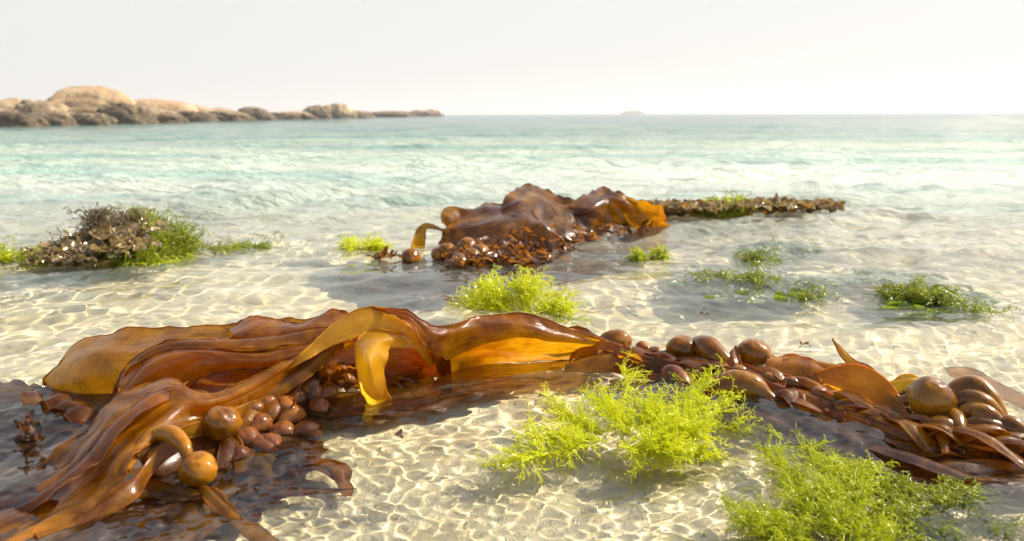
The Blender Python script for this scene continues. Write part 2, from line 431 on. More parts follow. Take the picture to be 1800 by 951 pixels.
def blade(name, rows, mat, parent, nu=9, nv=9, ruffle=.003, seed=1, edge=.0013, ragged=0.0, fold=0.0, label=None, cup=0.0):
    """a seaweed blade lofted through cross sections of (photo x, photo y, height); rolled rim along its edges"""
    if ragged:      # let a torn sheet run out to uneven ends instead of a straight cut
        def _end(a, b):
            a3 = [np.array(q, float) for q in a]; b3 = [np.array(q, float) for q in b]
            ca = sum(a3) / len(a3); cb = sum(b3) / len(b3)
            return [tuple(ca + (ca - cb) * .30 + (q - ca) * .22) for q in a3]
        if not isinstance(rows[0][0], np.ndarray):
            rows = [_end(rows[0], rows[1])] + list(rows) + [_end(rows[-1], rows[-2])]
    R = []
    for r in rows:
        p = [q if isinstance(q, np.ndarray) else at(*q) for q in r]
        if len(p) == 2:
            mid = (p[0] + p[1]) / 2 + np.array([0, -.2, 1.0]) * cup
            p = [p[0], mid, p[1]]
        R.append(p)
    k = max(len(r) for r in R)
    R2 = []
    for r in R:
        if len(r) != k:
            f = crom(r, 12); idx = np.linspace(0, len(f) - 1, k)
            r = [f[int(round(i))] for i in idx]
        R2.append(r)
    G = crom(np.array(R2), nv)                       # along
    G = crom(G.transpose(1, 0, 2), nu).transpose(1, 0, 2)
    nr, nc = G.shape[:2]
    du = np.gradient(G, axis=0); dv = np.gradient(G, axis=1)
    nm = np.cross(du, dv); nm /= (np.linalg.norm(nm, axis=2, keepdims=True) + 1e-9)
    for i in range(nr):
        for j in range(nc):
            e = abs(2 * j / (nc - 1) - 1)
            a = ruffle * (.35 + .9 * e ** 3) * 1.5
            if fold:
                u = j / (nc - 1); v = i / (nr - 1)
                G[i, j] += nm[i, j] * fold * math.sin(6.283 * (2.1 * u + .45 * math.sin(4 * v + seed) + .3 * nz(G[i, j], 12, seed))) * math.sin(3.1416 * u)
            G[i, j] += nm[i, j] * a * (nz(G[i, j], 18, seed) * 1.4 + .5 * nz(G[i, j], 45, seed + 3) + .35 * e * nz(G[i, j], 90, seed + 5))
    if ragged:
        cen = G.mean(axis=1)
        for i in range(nr):
            for j in range(nc):
                e = abs(2 * j / (nc - 1) - 1); el = abs(2 * i / (nr - 1) - 1)
                q = G[i, j].copy()
                G[i, j] += (cen[i] - q) * (ragged * 10 * e * e * (nz(q, 28, seed + 9) + .6 * nz(q, 75, seed + 11)) + .0)
                if el > .8:
                    G[i, j] += (G[nr // 2].mean(axis=0) - q) * ragged * 6 * (el - .8) * nz(q, 45, seed + 13) * 3
    V = [G[i, j] for i in range(nr) for j in range(nc)]
    UV = [(j / (nc - 1), i / (nr - 1) * 2.0) for i in range(nr) for j in range(nc)]
    F = [(i * nc + j, i * nc + j + 1, (i + 1) * nc + j + 1, (i + 1) * nc + j) for i in range(nr - 1) for j in range(nc - 1)]
    if edge:
        loop = [G[i, 0] for i in range(nr)] + [G[nr - 1, j] for j in range(1, nc)] + [G[i, nc - 1] for i in range(nr - 2, -1, -1)] + [G[0, j] for j in range(nc - 2, 0, -1)]
        n0 = len(V)
        tube_geo(loop + [loop[0]], [edge] * (len(loop) + 1), 6, V, F)
        UV += [(.0, k * .01) for k in range(len(V) - n0)]
    o = mesh_obj(name, V, F, mat, parent, uv=UV)
    if label: o['label'] = label
    return receiver(o)

def px_r(c, rpx):
    """a radius of rpx photo pixels at the distance of point c"""
    return rpx / FPX * float(np.dot(c - np.array([0, 0, H_CAM]), CAMR @ np.array([0, 0, -1.0])))

def pod(name, pts, mat, parent, seg=22, n=8, wob=.05, seed=1, label=None, flat=1.0):
    """a swollen float or stalk: pts = (photo x, photo y, height, radius in photo pixels)"""
    C = [at(p[0], p[1], p[2]) for p in pts]
    rr = [px_r(c, p[3]) for c, p in zip(C, pts)]
    A = crom(np.array([list(c) + [r] for c, r in zip(C, rr)]), n)
    V, F = tube_geo(A[:, :3], np.maximum(A[:, 3], .0004), seg, flat=flat)
    V = np.array(V)
    cen = np.repeat(A[:, :3], seg, 0)
    for i in range(len(V)):
        d = V[i] - cen[i]
        V[i] = cen[i] + d * (1 + wob * nz(V[i], 22, seed) * 1.6 + wob * .5 * nz(V[i], 60, seed + 2))
    nb = len(V)
    V = np.vstack([V, A[:1, :3], A[-1:, :3]])
    F = list(F) + [(nb, (k + 1) % seg, k, k) for k in range(0)]
    UV = [((k % seg) / seg, (k // seg) * .05) for k in range(nb)] + [(0, 0), (0, 0)]
    m = len(A)
    Q = [tuple(f) for f in F]
    # end caps as quads of a fan pair
    for k in range(0, seg, 2):
        Q.append((nb, (k + 2) % seg, (k + 1) % seg, k))
        b = (m - 1) * seg
        Q.append((nb + 1, b + k, b + k + 1, b + (k + 2) % seg))
    o = mesh_obj(name, V, Q, mat, parent, uv=UV)
    if label: o['label'] = label
    return receiver(o)

def ball(name, cx, cy, z, r, mat, parent, stalk=None, smat=None, seed=1, sq=.92, label=None, tail=None):
    """a near spherical float; stalk = list of (x, y, height, radius px) leaving it, a child of the float"""
    c = at(cx, cy, z); R = px_r(c, r)
    bm = bmesh.new(); bmesh.ops.create_uvsphere(bm, u_segments=36, v_segments=24, radius=1.0)
    td = None
    if tail is not None:
        td = at(*tail) - c; td /= np.linalg.norm(td)
    V = []
    for v in bm.verts:
        d = np.array(v.co)
        s = R * (1 + .12 * nz(d, 1.2, seed) + .05 * nz(d, 3.5, seed) + .015 * nz(d, 9, seed))
        q = d * s * np.array([1, 1, sq])
        if td is not None:
            k = max(0, float(np.dot(d, td))) ** 5
            q = q + td * R * .55 * k - (d - td * np.dot(d, td)) * R * .15 * k
        V.append(c + q)
    me = bpy.data.meshes.new(name)
    bm.to_mesh(me); bm.free()
    me.vertices.foreach_set('co', np.array(V, dtype=np.float32).ravel())
    for p in me.polygons: p.use_smooth = True
    me.materials.append(mat); me.update()
    o = bpy.data.objects.new(name, me); SC.collection.objects.link(o)
    o.parent = parent; o.matrix_parent_inverse = Matrix.Translation(parent.location).inverted()
    if label: o['label'] = label
    receiver(o)
    if stalk:
        s = pod('stalk', stalk, smat or mat, parent, seg=12, wob=.08, seed=seed)
        s.parent = o; s.matrix_parent_inverse = o.matrix_parent_inverse
    return o

def strands(name, mat, parent, guides, n, length, r0=.0011, wig=.35, branch=5, seed=1, lift=0.0, zmin=-.03, droop=0.0, zmax=.09, seg=3, jit=.35):
    """thread weed: forking wiry threads. guides = [(x0,y0,z0, x1,y1,z1, spread px, weight)] from the photo's plane"""
    rnd = random.Random(seed)
    V, F = [], []
    G = [(at(g[0], g[1], g[2]), at(g[3], g[4], g[5]), g[6], g[7]) for g in guides]
    wt = [g[3] for g in G]
    def thread(p, d, L, r, depth):
        k = max(4, int(L / .0045))
        st = L / k
        pts = [p.copy()]; kap = np.zeros(3)
        for i in range(k):
            kap = kap * .86 + np.array([rnd.gauss(0, 1), rnd.gauss(0, 1), rnd.gauss(0, .9)]) * wig * .42
            d = d + kap
            d[2] += lift * .1 - droop * (i / k) * .5
            if p[2] > zmax: d[2] -= .3
            if p[2] < zmin: d[2] += .35
            d /= np.linalg.norm(d)
            p = p + d * st
            pts.append(p.copy())
            if depth > 0 and i > 0 and rnd.random() < branch / k:
                s = np.array([rnd.gauss(0, 1), rnd.gauss(0, 1), rnd.gauss(0, .7)])
                dd = d * .6 + s / np.linalg.norm(s) * .9
                thread(p.copy(), dd / np.linalg.norm(dd), L * rnd.uniform(.2, .5) * (1 - .5 * i / k), r * .8, depth - 1)
        m = len(pts)
        tube_geo(pts, [r * (1 - .55 * q / (m - 1)) for q in range(m)], seg, V, F)
    for _ in range(n):
        a, b, sp, _w = rnd.choices(G, wt)[0]
        sr = px_r(a, sp)
        t = rnd.random() * .9
        o = a + (b - a) * t + np.array([rnd.gauss(0, sr), rnd.gauss(0, sr * .8), rnd.gauss(0, sr * .2)]) * jit
        e = b + np.array([rnd.gauss(0, sr), rnd.gauss(0, sr), rnd.gauss(0, sr * .5)])
        d = e - a
        d /= np.linalg.norm(d) + 1e-9
        d = d + np.array([rnd.gauss(0, .3), rnd.gauss(0, .3), rnd.gauss(0, .2) + lift]); d /= np.linalg.norm(d)
        o[2] = max(o[2], zmin)
        thread(o, d, length * rnd.uniform(.5, 1.15), r0 * rnd.uniform(.8, 1.25), 2)
    o = mesh_obj(name, V, F, mat, parent)
    return receiver(o)

def leafy(name, mat, parent, spots, n, size, seed=1, curl=1.2, zmin=-.01, up=.5, aspect=.45):
    """a tangle of small curled, crinkled fronds. spots = [(x, y, z, spread_x px, spread_y px, weight)]"""
    rnd = random.Random(seed)
    V, F, UV = [], [], []
    wts = [s[5] for s in spots]
    for _ in range(n):
        s = rnd.choices(spots, wts)[0]
        c = at(s[0] + max(-1.6, min(1.6, rnd.gauss(0, 1))) * s[3], s[1] + max(-1.5, min(1.5, rnd.gauss(0, 1))) * s[4], max(zmin, s[2] * rnd.uniform(.3, 1.25)))
        L = size * rnd.uniform(.5, 1.4); W = L * aspect * rnd.uniform(.6, 1.3)
        a = rnd.uniform(0, 6.283)
        d = np.array([math.cos(a), math.sin(a), rnd.uniform(-.3, 1) * up]); d /= np.linalg.norm(d)
        sd = np.cross(d, [rnd.gauss(0, .4), rnd.gauss(0, .4), 1]); sd /= np.linalg.norm(sd)
        nn = np.cross(sd, d)
        ax = rnd.uniform(-curl, curl); tw = rnd.uniform(-1, 1)
        p = c.copy(); b0 = len(V)
        kk = 7
        for i in range(kk + 1):
            t = i / kk
            an = ax * t
            dd = d * math.cos(an) + nn * math.sin(an)
            n2 = nn * math.cos(an) - d * math.sin(an)
            s2 = sd * math.cos(tw * t) + n2 * math.sin(tw * t)
            wv = W * (math.sin(math.pi * (t * .85 + .1)) ** .7) * .5
            for j in range(4):
                u = j / 3 * 2 - 1
                V.append(p + s2 * wv * u + n2 * W * (.22 * u * u + .09 * rnd.gauss(0, 1)))
                UV.append((j / 3, t * .4 + _ * .13))
            p = p + dd * L / kk
        for i in range(kk):
            for j in range(3):
                q = b0 + i * 4 + j
                F.append((q, q + 1, q + 5, q + 4))
    o = mesh_obj(name, V, F, mat, parent, uv=UV)
    if parent is not None: o['kind'] = 'stuff'
    return receiver(o)

def ribbons(parent, path, n, L, W, mats, seed, zlo=-.004, arch=.014, spread=8, tw=1.0, zhi=9.0, wander=.38, name='blade'):
    """short twisted straps lying along and across a strand, each a blade of its own"""
    rnd = random.Random(seed)
    C = crom(np.array([at(*p) for p in path]), 10)
    for q in range(n):
        i = int((q + rnd.random() * .8) / n * (len(C) - 2)); c = C[i]; t = C[min(i + 2, len(C) - 1)] - C[max(i - 2, 0)]; t[2] *= .6; t /= np.linalg.norm(t)
        a = rnd.gauss(0, wander)
        d = np.array([t[0] * math.cos(a) - t[1] * math.sin(a), t[0] * math.sin(a) + t[1] * math.cos(a), t[2]])
        s = np.cross(d, [0, 0, 1]); s /= np.linalg.norm(s)
        o = c + s * px_r(c, spread) * rnd.uniform(-1, 1) - d * L * .4
        ll = L * rnd.uniform(.7, 1.35); ww = W * rnd.uniform(.6, 1.3); tw0 = rnd.uniform(-1.0, 1.0) * tw; tw1 = tw0 + rnd.uniform(-1.3, 1.3) * tw; ah = arch * rnd.uniform(.3, 1.3)
        bend = rnd.uniform(-.5, .5)
        rows = []
        for k in range(6):
            u = k / 5
            p = o + d * ll * u + s * bend * ll * .35 * math.sin(u * 3.14) + np.array([0, 0, ah * math.sin(u * math.pi) + rnd.gauss(0, .002)])
            p[2] = max(p[2] - .012 * abs(2 * u - 1) ** 2, zlo); p[2] = min(p[2], zhi)
            tw = tw0 + (tw1 - tw0) * u
            sv = s * math.cos(tw) + np.array([0, 0, 1]) * math.sin(tw)
            w_ = ww * (.25 + math.sin(math.pi * (.06 + .86 * u))) * .5
            rows.append([p - sv * w_, p + np.array([0, 0, w_ * .35]), p + sv * w_])
        blade(name, rows, mats[rnd.randrange(len(mats))], parent, nu=5, nv=5, ruffle=.0025, seed=seed * 50 + q, edge=.0009)
# ------------------------------------------------------------------ granite shore rocks
def mat_rock(name, a, b, c, low=(.12, .085, .05), tide=.9):
    m, n, out = new_mat(name)
    geo = N(n, 'ShaderNodeNewGeometry')
    sep = N(n, 'ShaderNodeSeparateXYZ'); n.links.new(geo.outputs['Position'], sep.inputs[0])
    n1 = N(n, 'ShaderNodeTexNoise', Scale=.7, Detail=9.0, Roughness=.62); n.links.new(geo.outputs['Position'], n1.inputs['Vector'])
    mp = N(n, 'ShaderNodeMapping'); mp.inputs['Scale'].default_value = (2.2, 2.2, .5); n.links.new(geo.outputs['Position'], mp.inputs[0])
    n2 = N(n, 'ShaderNodeTexNoise', Scale=1.1, Detail=8.0, Roughness=.7, Distortion=1.2); n.links.new(mp.outputs[0], n2.inputs['Vector'])
    col = ramp(n, n1.outputs[0], [(.3, a), (.5, b), (.7, c)])
    # dark weathered band of weed and lichen near the tide line, ragged along its top
    ht = N(n, 'ShaderNodeMath', operation='MULTIPLY_ADD'); n.links.new(n2.outputs[0], ht.inputs[0]); ht.inputs[1].default_value = -2.6 * tide
    n.links.new(sep.outputs['Z'], ht.inputs[2])
    mr = N(n, 'ShaderNodeMapRange'); n.links.new(ht.outputs[0], mr.inputs[0])
    mr.inputs['From Min'].default_value = -.75 * tide; mr.inputs['From Max'].default_value = -.35 * tide
    mx = N(n, 'ShaderNodeMix', data_type='RGBA'); n.links.new(mr.outputs[0], mx.inputs[0])
    mx.inputs[6].default_value = (*low, 1); n.links.new(col, mx.inputs[7])
    p = N(n, 'ShaderNodeBsdfPrincipled', Roughness=.8); n.links.new(mx.outputs[2], p.inputs['Base Color'])
    b_ = N(n, 'ShaderNodeBump', Strength=.8, Distance=.25); n.links.new(n2.outputs[0], b_.inputs['Height']); n.links.new(b_.outputs[0], p.inputs['Normal'])
    n.links.new(p.outputs[0], out.inputs[0])
    return m
M_ORANGE = mat_rock('orange_granite', (.34, .21, .11), (.50, .33, .18), (.62, .46, .29), tide=.35)
M_TAN = mat_rock('tan_granite', (.26, .18, .10), (.44, .32, .19), (.56, .44, .29), tide=.8)
M_DARK = mat_rock('dark_granite', (.16, .11, .06), (.29, .20, .115), (.46, .34, .20), tide=1.2)
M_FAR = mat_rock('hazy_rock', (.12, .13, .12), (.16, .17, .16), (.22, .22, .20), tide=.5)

def hor(px): return 200.5 + (900 - px) * .0039
def rock(px0, px1, top, base, mat, label, seed, depth=.8, shift=0.0, peak=0.0, flat=.35, name='boulder', group=None, back=0.0, pw=.8, rough=1.0):
    """granite boulder: left and right edge, top and waterline in the photo; set back by `back` metres"""
    Y = H_CAM * FPX / (base - hor((px0 + px1) / 2)) * 1.0 + back
    L = at_y(px0, base, Y); R = at_y(px1, base, Y); T = at_y((px0 + px1) / 2, top, Y)
    wd = (R[0] - L[0]) / 2; cx = (R[0] + L[0]) / 2; h = T[2] * .87
    bm = bmesh.new(); bmesh.ops.create_icosphere(bm, subdivisions=5, radius=1.0)
    dz = h * flat
    for v in bm.verts:
        d = v.co.copy()
        n1 = noise.noise(Vector((d.x * 1.2 + seed, d.y * 1.2, d.z * 1.6 + seed * 2)))
        n2 = noise.fractal(Vector((d.x * 3 + seed, d.y * 3, d.z * 5)), 1.0, 2.1, 5)
        cell = noise.voronoi(Vector((d.x * 1.9 + seed * 3, d.y * 1.9, d.z * 2.2)))[0]
        crack = min(1, (cell[1] - cell[0]) * 6)
        s = 1 + .17 * n1 + (.06 * n2 - .12 * (1 - crack)) * rough
        z = d.z * s
        x = math.copysign(abs(d.x) ** pw, d.x) * s * 1.12
        x += peak * max(z, 0) * (1 - abs(d.x)) 
        zz = -dz + (h + dz) * z if z > 0 else -dz + (dz + .6) * z
        v.co = Vector((x * wd, d.y * s * wd * depth, zz))
    me = bpy.data.meshes.new(name); bm.to_mesh(me); bm.free()
    for p in me.polygons: p.use_smooth = True
    me.materials.append(mat)
    o = bpy.data.objects.new(name, me); SC.collection.objects.link(o)
    o.location = (cx, Y + wd * depth * .5, 0)
    return tag(o, label, 'boulder' if name == 'boulder' else name.replace('_', ' '), group)
GR = 'granite boulders along the rocky point'
rock(-90, 62, 168, 222, M_TAN, 'tan boulder at the left edge of the photo, left of the big orange one', 3, back=6, peak=.2, group=GR)
rock(2, 118, 172, 221, M_TAN, 'rounded tan boulder just in front and left of the big orange one', 5, back=2, peak=-.2, group=GR)
rock(76, 240, 146, 219, M_ORANGE, 'largest smooth orange boulder standing highest on the rocky point', 8, back=5, peak=-.30, group=GR, flat=.2, pw=.66, rough=.5)
rock(190, 350, 160, 216, M_ORANGE, 'orange slab sloping down right behind the dark boulder', 21, back=12, peak=-.75, group=GR, rough=.5)
rock(164, 262, 174, 217.5, M_DARK, 'dark brown boulder in front and right of the big orange one', 12, back=0, peak=-.25, group=GR, pw=.65)
rock(-40, 66, 192, 223, M_DARK, 'low dark rock at the waterline at the left edge of the photo', 14, group=GR)
rock(36, 120, 193, 221, M_TAN, 'low tan rock at the waterline below the rounded tan boulder', 17, group=GR, pw=.65)
rock(100, 190, 198, 220, M_TAN, 'small tan and dark rock at the waterline below the big orange boulder', 18, group=GR, pw=.65)
rock(222, 318, 186, 216, M_TAN, 'low tan rock at the waterline right of the dark boulder', 19, group=GR, peak=-.4, pw=.7)
rock(270, 420, 177, 213, M_TAN, 'long tan ridge behind the low rocks, falling to the right', 23, back=10, peak=-.8, group=GR)
rock(300, 375, 190, 213.5, M_DARK, 'low dark rock right of the tan waterline rock', 26, group=GR, peak=-.3, pw=.7)
rock(350, 440, 191, 212.5, M_TAN, 'low brown rock left of the small pointed boulder', 27, group=GR, peak=-.3, pw=.7)
rock(412, 482, 183, 211, M_DARK, 'small dark pointed boulder midway along the rocky point', 29, peak=-.6, group=GR)
rock(440, 545, 192, 210, M_TAN, 'low pale ledge washed by foam midway along the rocky point', 31, group=GR, pw=.6)
rock(522, 580, 183.5, 208.5, M_DARK, 'dark boulder left of the twin hump towards the tip', 33, group=GR, peak=.2)
rock(556, 622, 179, 208, M_TAN, 'tan hump topping the outer group of rocks', 35, back=8, group=GR)
rock(555, 650, 190, 207.3, M_DARK, 'low dark ledge below the tan hump near the tip', 37, group=GR, pw=.6)
rock(635, 725, 194.5, 205.6, M_DARK, 'thin low ledge linking the tan hump to the last flat rock', 39, group=GR, pw=.6)
rock(714, 776, 190.5, 204.2, M_DARK, 'flat dark rock standing last at the seaward tip', 41, group=GR, flat=.6, pw=.6)
isl = rock(1092, 1136, 193.5, 200.35, M_FAR, 'tiny pale island far out on the horizon', 43, name='island', pw=1.2)

# ------------------------------------------------------------------ sea air
hm, hn, ho = new_mat('sea_haze')
pv = N(hn, 'ShaderNodeVolumePrincipled', Density=.0009, Anisotropy=.2)
pv.inputs['Color'].default_value = (.95, .97, 1.0, 1)
hn.links.new(pv.outputs[0], ho.inputs['Volume'])
bm = bmesh.new(); bmesh.ops.create_cube(bm, size=1.0)
for v in bm.verts: v.co = Vector((v.co.x * 15000, v.co.y * 16000 + 500, -5.5 if v.co.z < 0 else 30))
me = bpy.data.meshes.new('haze'); bm.to_mesh(me); bm.free(); me.materials.append(hm)
hz = bpy.data.objects.new('haze', me); SC.collection.objects.link(hz)
tag(hz, 'thin pale sea haze in the air', kind='stuff')
# ------------------------------------------------------------------ front kelp clump (left)
def P2(x, y, z): return (x, y, z)
k1 = empty('kelp_clump', tuple(at(420, 690, 0)), 'large glossy amber brown kelp clump with folded blades and an arch, nearest left', 'kelp', 'kelp lying in the shallows')
# broad olive dome at the back left
blade('blade', [
    [(76, 678, .002), (77, 682, -.004), (80, 692, -.02)],
    [(96, 645, .030), (92, 672, .014), (100, 698, -.015)],
    [(120, 615, .052), (118, 655, .036), (130, 705, -.012)],
    [(160, 592, .072), (160, 640, .056), (175, 708, -.012)],
    [(235, 581, .086), (240, 632, .066), (255, 712, -.012)],
    [(330, 577, .094), (335, 630, .068), (345, 706, -.010)],
    [(400, 570, .098), (420, 615, .070), (430, 690, .0)],
    [(470, 560, .106), (490, 600, .080), (500, 660, .02)],
    [(545, 560, .108), (555, 590, .090), (560, 640, .04)],
    [(610, 552, .114), (610, 575, .098), (612, 610, .06)]], M_BLADE_O, k1, ruffle=.004, seed=2, fold=.002, label='broad olive amber blade bulging up at the back left')
# upper ribbon with tattered tip left of the arch
blade('blade', [
    [(395, 572, .100), (410, 588, .098), (400, 600, .086)],
    [(440, 560, .112), (455, 580, .108), (470, 604, .090)],
    [(500, 562, .112), (510, 578, .108), (520, 602, .090)],
    [(560, 556, .118), (568, 575, .110), (575, 598, .092)],
    [(582, 547, .124), (600, 565, .116), (612, 590, .10)],
    [(630, 552, .122), (640, 566, .114), (650, 590, .098)]], M_BLADE, k1, ruffle=.006, seed=21)
# purple brown fold
blade('blade', [
    [(188, 712, -.008), (191, 716, -.012), (196, 722, -.02)],
    [(205, 675, .032), (206, 695, .018), (215, 725, -.01)],
    [(228, 640, .060), (232, 668, .050), (245, 720, .005)],
    [(262, 617, .080), (270, 645, .072), (285, 705, .02)],
    [(292, 608, .088), (305, 632, .082), (320, 690, .03)],
    [(340, 607, .090), (350, 625, .086), (352, 665, .05)],
    [(400, 616, .086), (402, 628, .084), (400, 652, .06)],
    [(470, 620, .084), (472, 630, .082), (470, 645, .066)],
    [(540, 606, .094), (540, 616, .090), (540, 632, .074)],
    [(600, 590, .100), (602, 600, .096), (604, 615, .08)]], M_BLADE_R, k1, ruffle=.003, seed=4, fold=.003, label='reddish brown blade folded into a smooth hump')
# dark inner sheet added to stand for the shade in the hollow
blade('blade', [
    [(300, 690, .03), (330, 720, .02)], [(360, 655, .045), (390, 705, .02)],
    [(430, 645, .05), (450, 690, .025)], [(520, 625, .055), (540, 665, .03)],
    [(600, 600, .07), (620, 650, .03)], [(680, 590, .07), (700, 660, .01)], [(750, 590, .06), (770, 650, .0)]], M_BLADE_R, k1, ruffle=.009, seed=6, cup=-.01)
# large foreground blade running out at the bottom left
blade('blade', [
    [(600, 584, .104), (592, 590, .100), (588, 604, .090), (585, 612, .08)],
    [(556, 596, .098), (548, 606, .094), (545, 618, .082), (530, 640, .06)],
    [(492, 634, .076), (486, 646, .074), (492, 658, .066), (492, 676, .045)],
    [(420, 672, .058), (422, 684, .058), (432, 696, .050), (442, 710, .03)],
    [(350, 684, .062), (352, 698, .060), (372, 712, .052), (395, 728, .03)],
    [(296, 662, .076), (302, 694, .068), (325, 718, .054), (352, 742, .03)],
    [(240, 684, .066), (255, 718, .060), (285, 740, .050), (300, 754, .044)],
    [(192, 708, .052), (208, 738, .050), (240, 765, .044), (268, 768, .046)],
    [(150, 752, .026), (170, 776, .032), (205, 796, .034), (238, 802, .038)],
    [(92, 808, -.002), (115, 826, .007), (160, 848, .012), (214, 852, .014)],
    [(15, 858, -.014), (45, 884, -.005), (90, 905, .001), (125, 912, .002)],
    [(-90, 905, -.020), (-60, 935, -.004), (-10, 958, .003), (30, 962, .002)],
    [(-220, 960, -.03), (-190, 1000, -.01), (-120, 1020, -.004), (-60, 1020, -.006)]], M_BLADE, k1, nu=12, nv=11, ruffle=.004, seed=8, fold=.0045, label='longest blade running down to the bottom left corner of the photo')
# skirt of that blade over the hollow behind the two near floats
blade('blade', [
    [(240, 800, .036), (248, 812, .020), (262, 836, -.004)],
    [(300, 762, .040), (330, 790, .010), (300, 860, -.012)],
    [(352, 742, .034), (368, 770, .012), (350, 880, -.012)],
    [(400, 722, .030), (420, 750, .012), (410, 830, -.010)],
    [(450, 698, .028), (470, 720, .010), (470, 780, -.010)]], M_DEEP, k1, ruffle=.004, seed=10, edge=.0008)
blade('blade', [[(215, 850, .004), (235, 872, -.006)], [(262, 842, .000), (285, 880, -.010)], [(320, 858, -.002), (330, 885, -.012)], [(372, 866, -.006), (360, 884, -.012)]], M_BLADE, k1, ruffle=.003, seed=11)
# arch painted sunlit gold and the wing that runs right from it
blade('blade', [
    [(498, 650, .066), (499, 651, .066), (500, 652, .065)],
    [(528, 624, .086), (532, 628, .083), (538, 634, .079)],
    [(560, 594, .104), (562, 604, .098), (566, 616, .088)],
    [(590, 567, .120), (594, 582, .112), (602, 600, .098)],
    [(622, 549, .132), (630, 567, .122), (642, 588, .104)],
    [(660, 541, .138), (666, 559, .126), (674, 582, .106)],
    [(694, 546, .134), (698, 563, .122), (704, 584, .104)],
    [(722, 568, .116), (724, 582, .106), (724, 600, .092)],
    [(745, 604, .082), (744, 614, .074), (740, 624, .066)],
    [(762, 636, .038), (760, 642, .034), (755, 646, .032)]], M_BLADE_LIT, k1, nu=10, nv=10, ruffle=.002, seed=12, label='blade rising in an arch, sunlit gold painted into its colour')
blade('blade', [
    [(652, 541, .139), (656, 542, .138), (662, 545, .136)],
    [(685, 542, .140), (690, 548, .137), (698, 556, .132)],
    [(712, 547, .137), (718, 558, .130), (726, 575, .118)],
    [(738, 560, .124), (742, 580, .108), (750, 610, .080)],
    [(772, 573, .108), (768, 605, .080), (774, 656, .008)],
    [(805, 567, .104), (808, 600, .072), (815, 650, -.004)],
    [(840, 555, .106), (845, 592, .074), (852, 642, -.008)],
    [(885, 549, .108), (892, 590, .074), (900, 640, -.012)],
    [(925, 552, .104), (935, 590, .070), (950, 640, -.014)],
    [(975, 568, .086), (985, 598, .056), (1000, 636, -.014)],
    [(1030, 588, .062), (1038, 606, .040), (1045, 632, -.012)],
    [(1080, 604, .042), (1084, 614, .028), (1090, 626, .0)],
    [(1120, 612, .030), (1122, 618, .02), (1124, 626, .01)]], M_BLADE, k1, nu=10, nv=9, ruffle=.004, seed=13, fold=.0035, label='wide orange brown blade running right from the arch along the water')
# sheets added deep inside the hollows to darken them like shade
blade('blade', [[(545, 622, .075), (545, 690, .0)], [(600, 604, .082), (600, 690, -.004)], [(650, 594, .085), (655, 690, -.006)], [(710, 590, .085), (712, 680, -.006)], [(760, 606, .07), (765, 664, -.006)], [(790, 625, .05), (792, 658, -.006)]], M_BLADE_R, k1, ruffle=.012, seed=27, cup=-.02)
blade('blade', [[(285, 700, .03), (300, 745, .01)], [(340, 650, .05), (350, 720, .02)], [(420, 638, .055), (430, 705, .02)], [(500, 625, .06), (505, 690, .02)], [(560, 612, .07), (560, 680, .01)]], M_BLADE_R, k1, ruffle=.004, seed=28, cup=-.01)
# hanging strip inside the arch
blade('blade', [
    [(758, 588, .084), (756, 600, .072), (752, 612, .060)],
    [(722, 578, .100), (724, 592, .092), (722, 612, .078)],
    [(690, 574, .108), (694, 592, .104), (696, 610, .088)],
    [(655, 577, .110), (668, 596, .108), (684, 612, .090)],
    [(632, 594, .104), (654, 612, .104), (680, 628, .084)],
    [(624, 622, .088), (648, 636, .092), (676, 645, .070)],
    [(627, 655, .062), (650, 666, .066), (676, 668, .052)],
    [(634, 686, .032), (654, 694, .036), (682, 690, .028)],
    [(642, 708, .004), (660, 712, .006), (690, 706, .002)],
    [(632, 740, -.020), (662, 742, -.018), (700, 730, -.022)],
    [(620, 770, -.035), (660, 770, -.035), (710, 750, -.035)]], M_BLADE_LIT, k1, ruffle=.0022, seed=14, label='strip painted sunlit gold, curling down into the water inside the arch')
# glowing patch far inside the arch
blade('blade', [[(700, 600, .075), (700, 655, .004)], [(730, 595, .080), (725, 655, .004)], [(755, 605, .075), (752, 660, -.002)], [(790, 630, .04), (780, 665, -.006)]], M_BLADE, k1, ruffle=.008, seed=15)
# blades under the surface in front of the wing and the arch
blade('blade', [[(775, 655, .0), (760, 690, -.010)], [(830, 645, -.006), (830, 680, -.010)], [(900, 640, -.006), (905, 672, -.012)], [(970, 640, -.008), (975, 662, -.012)], [(1040, 634, -.008), (1040, 650, -.012)]], M_BLADE, k1, ruffle=.003, seed=16)
blade('blade', [[(540, 690, .004), (560, 720, -.01)], [(590, 690, .004), (600, 745, -.02)], [(650, 690, .0), (650, 762, -.025)], [(710, 672, .0), (715, 745, -.025)], [(760, 660, .0), (770, 700, -.02)]], M_BLADE_O, k1, ruffle=.004, seed=17)
blade('blade', [[(520, 700, .0), (500, 760, -.02)], [(560, 705, -.004), (560, 735, -.02)], [(610, 705, -.006), (600, 735, -.02)], [(640, 712, -.008), (640, 730, -.02)]], M_BLADE, k1, ruffle=.005, seed=18)
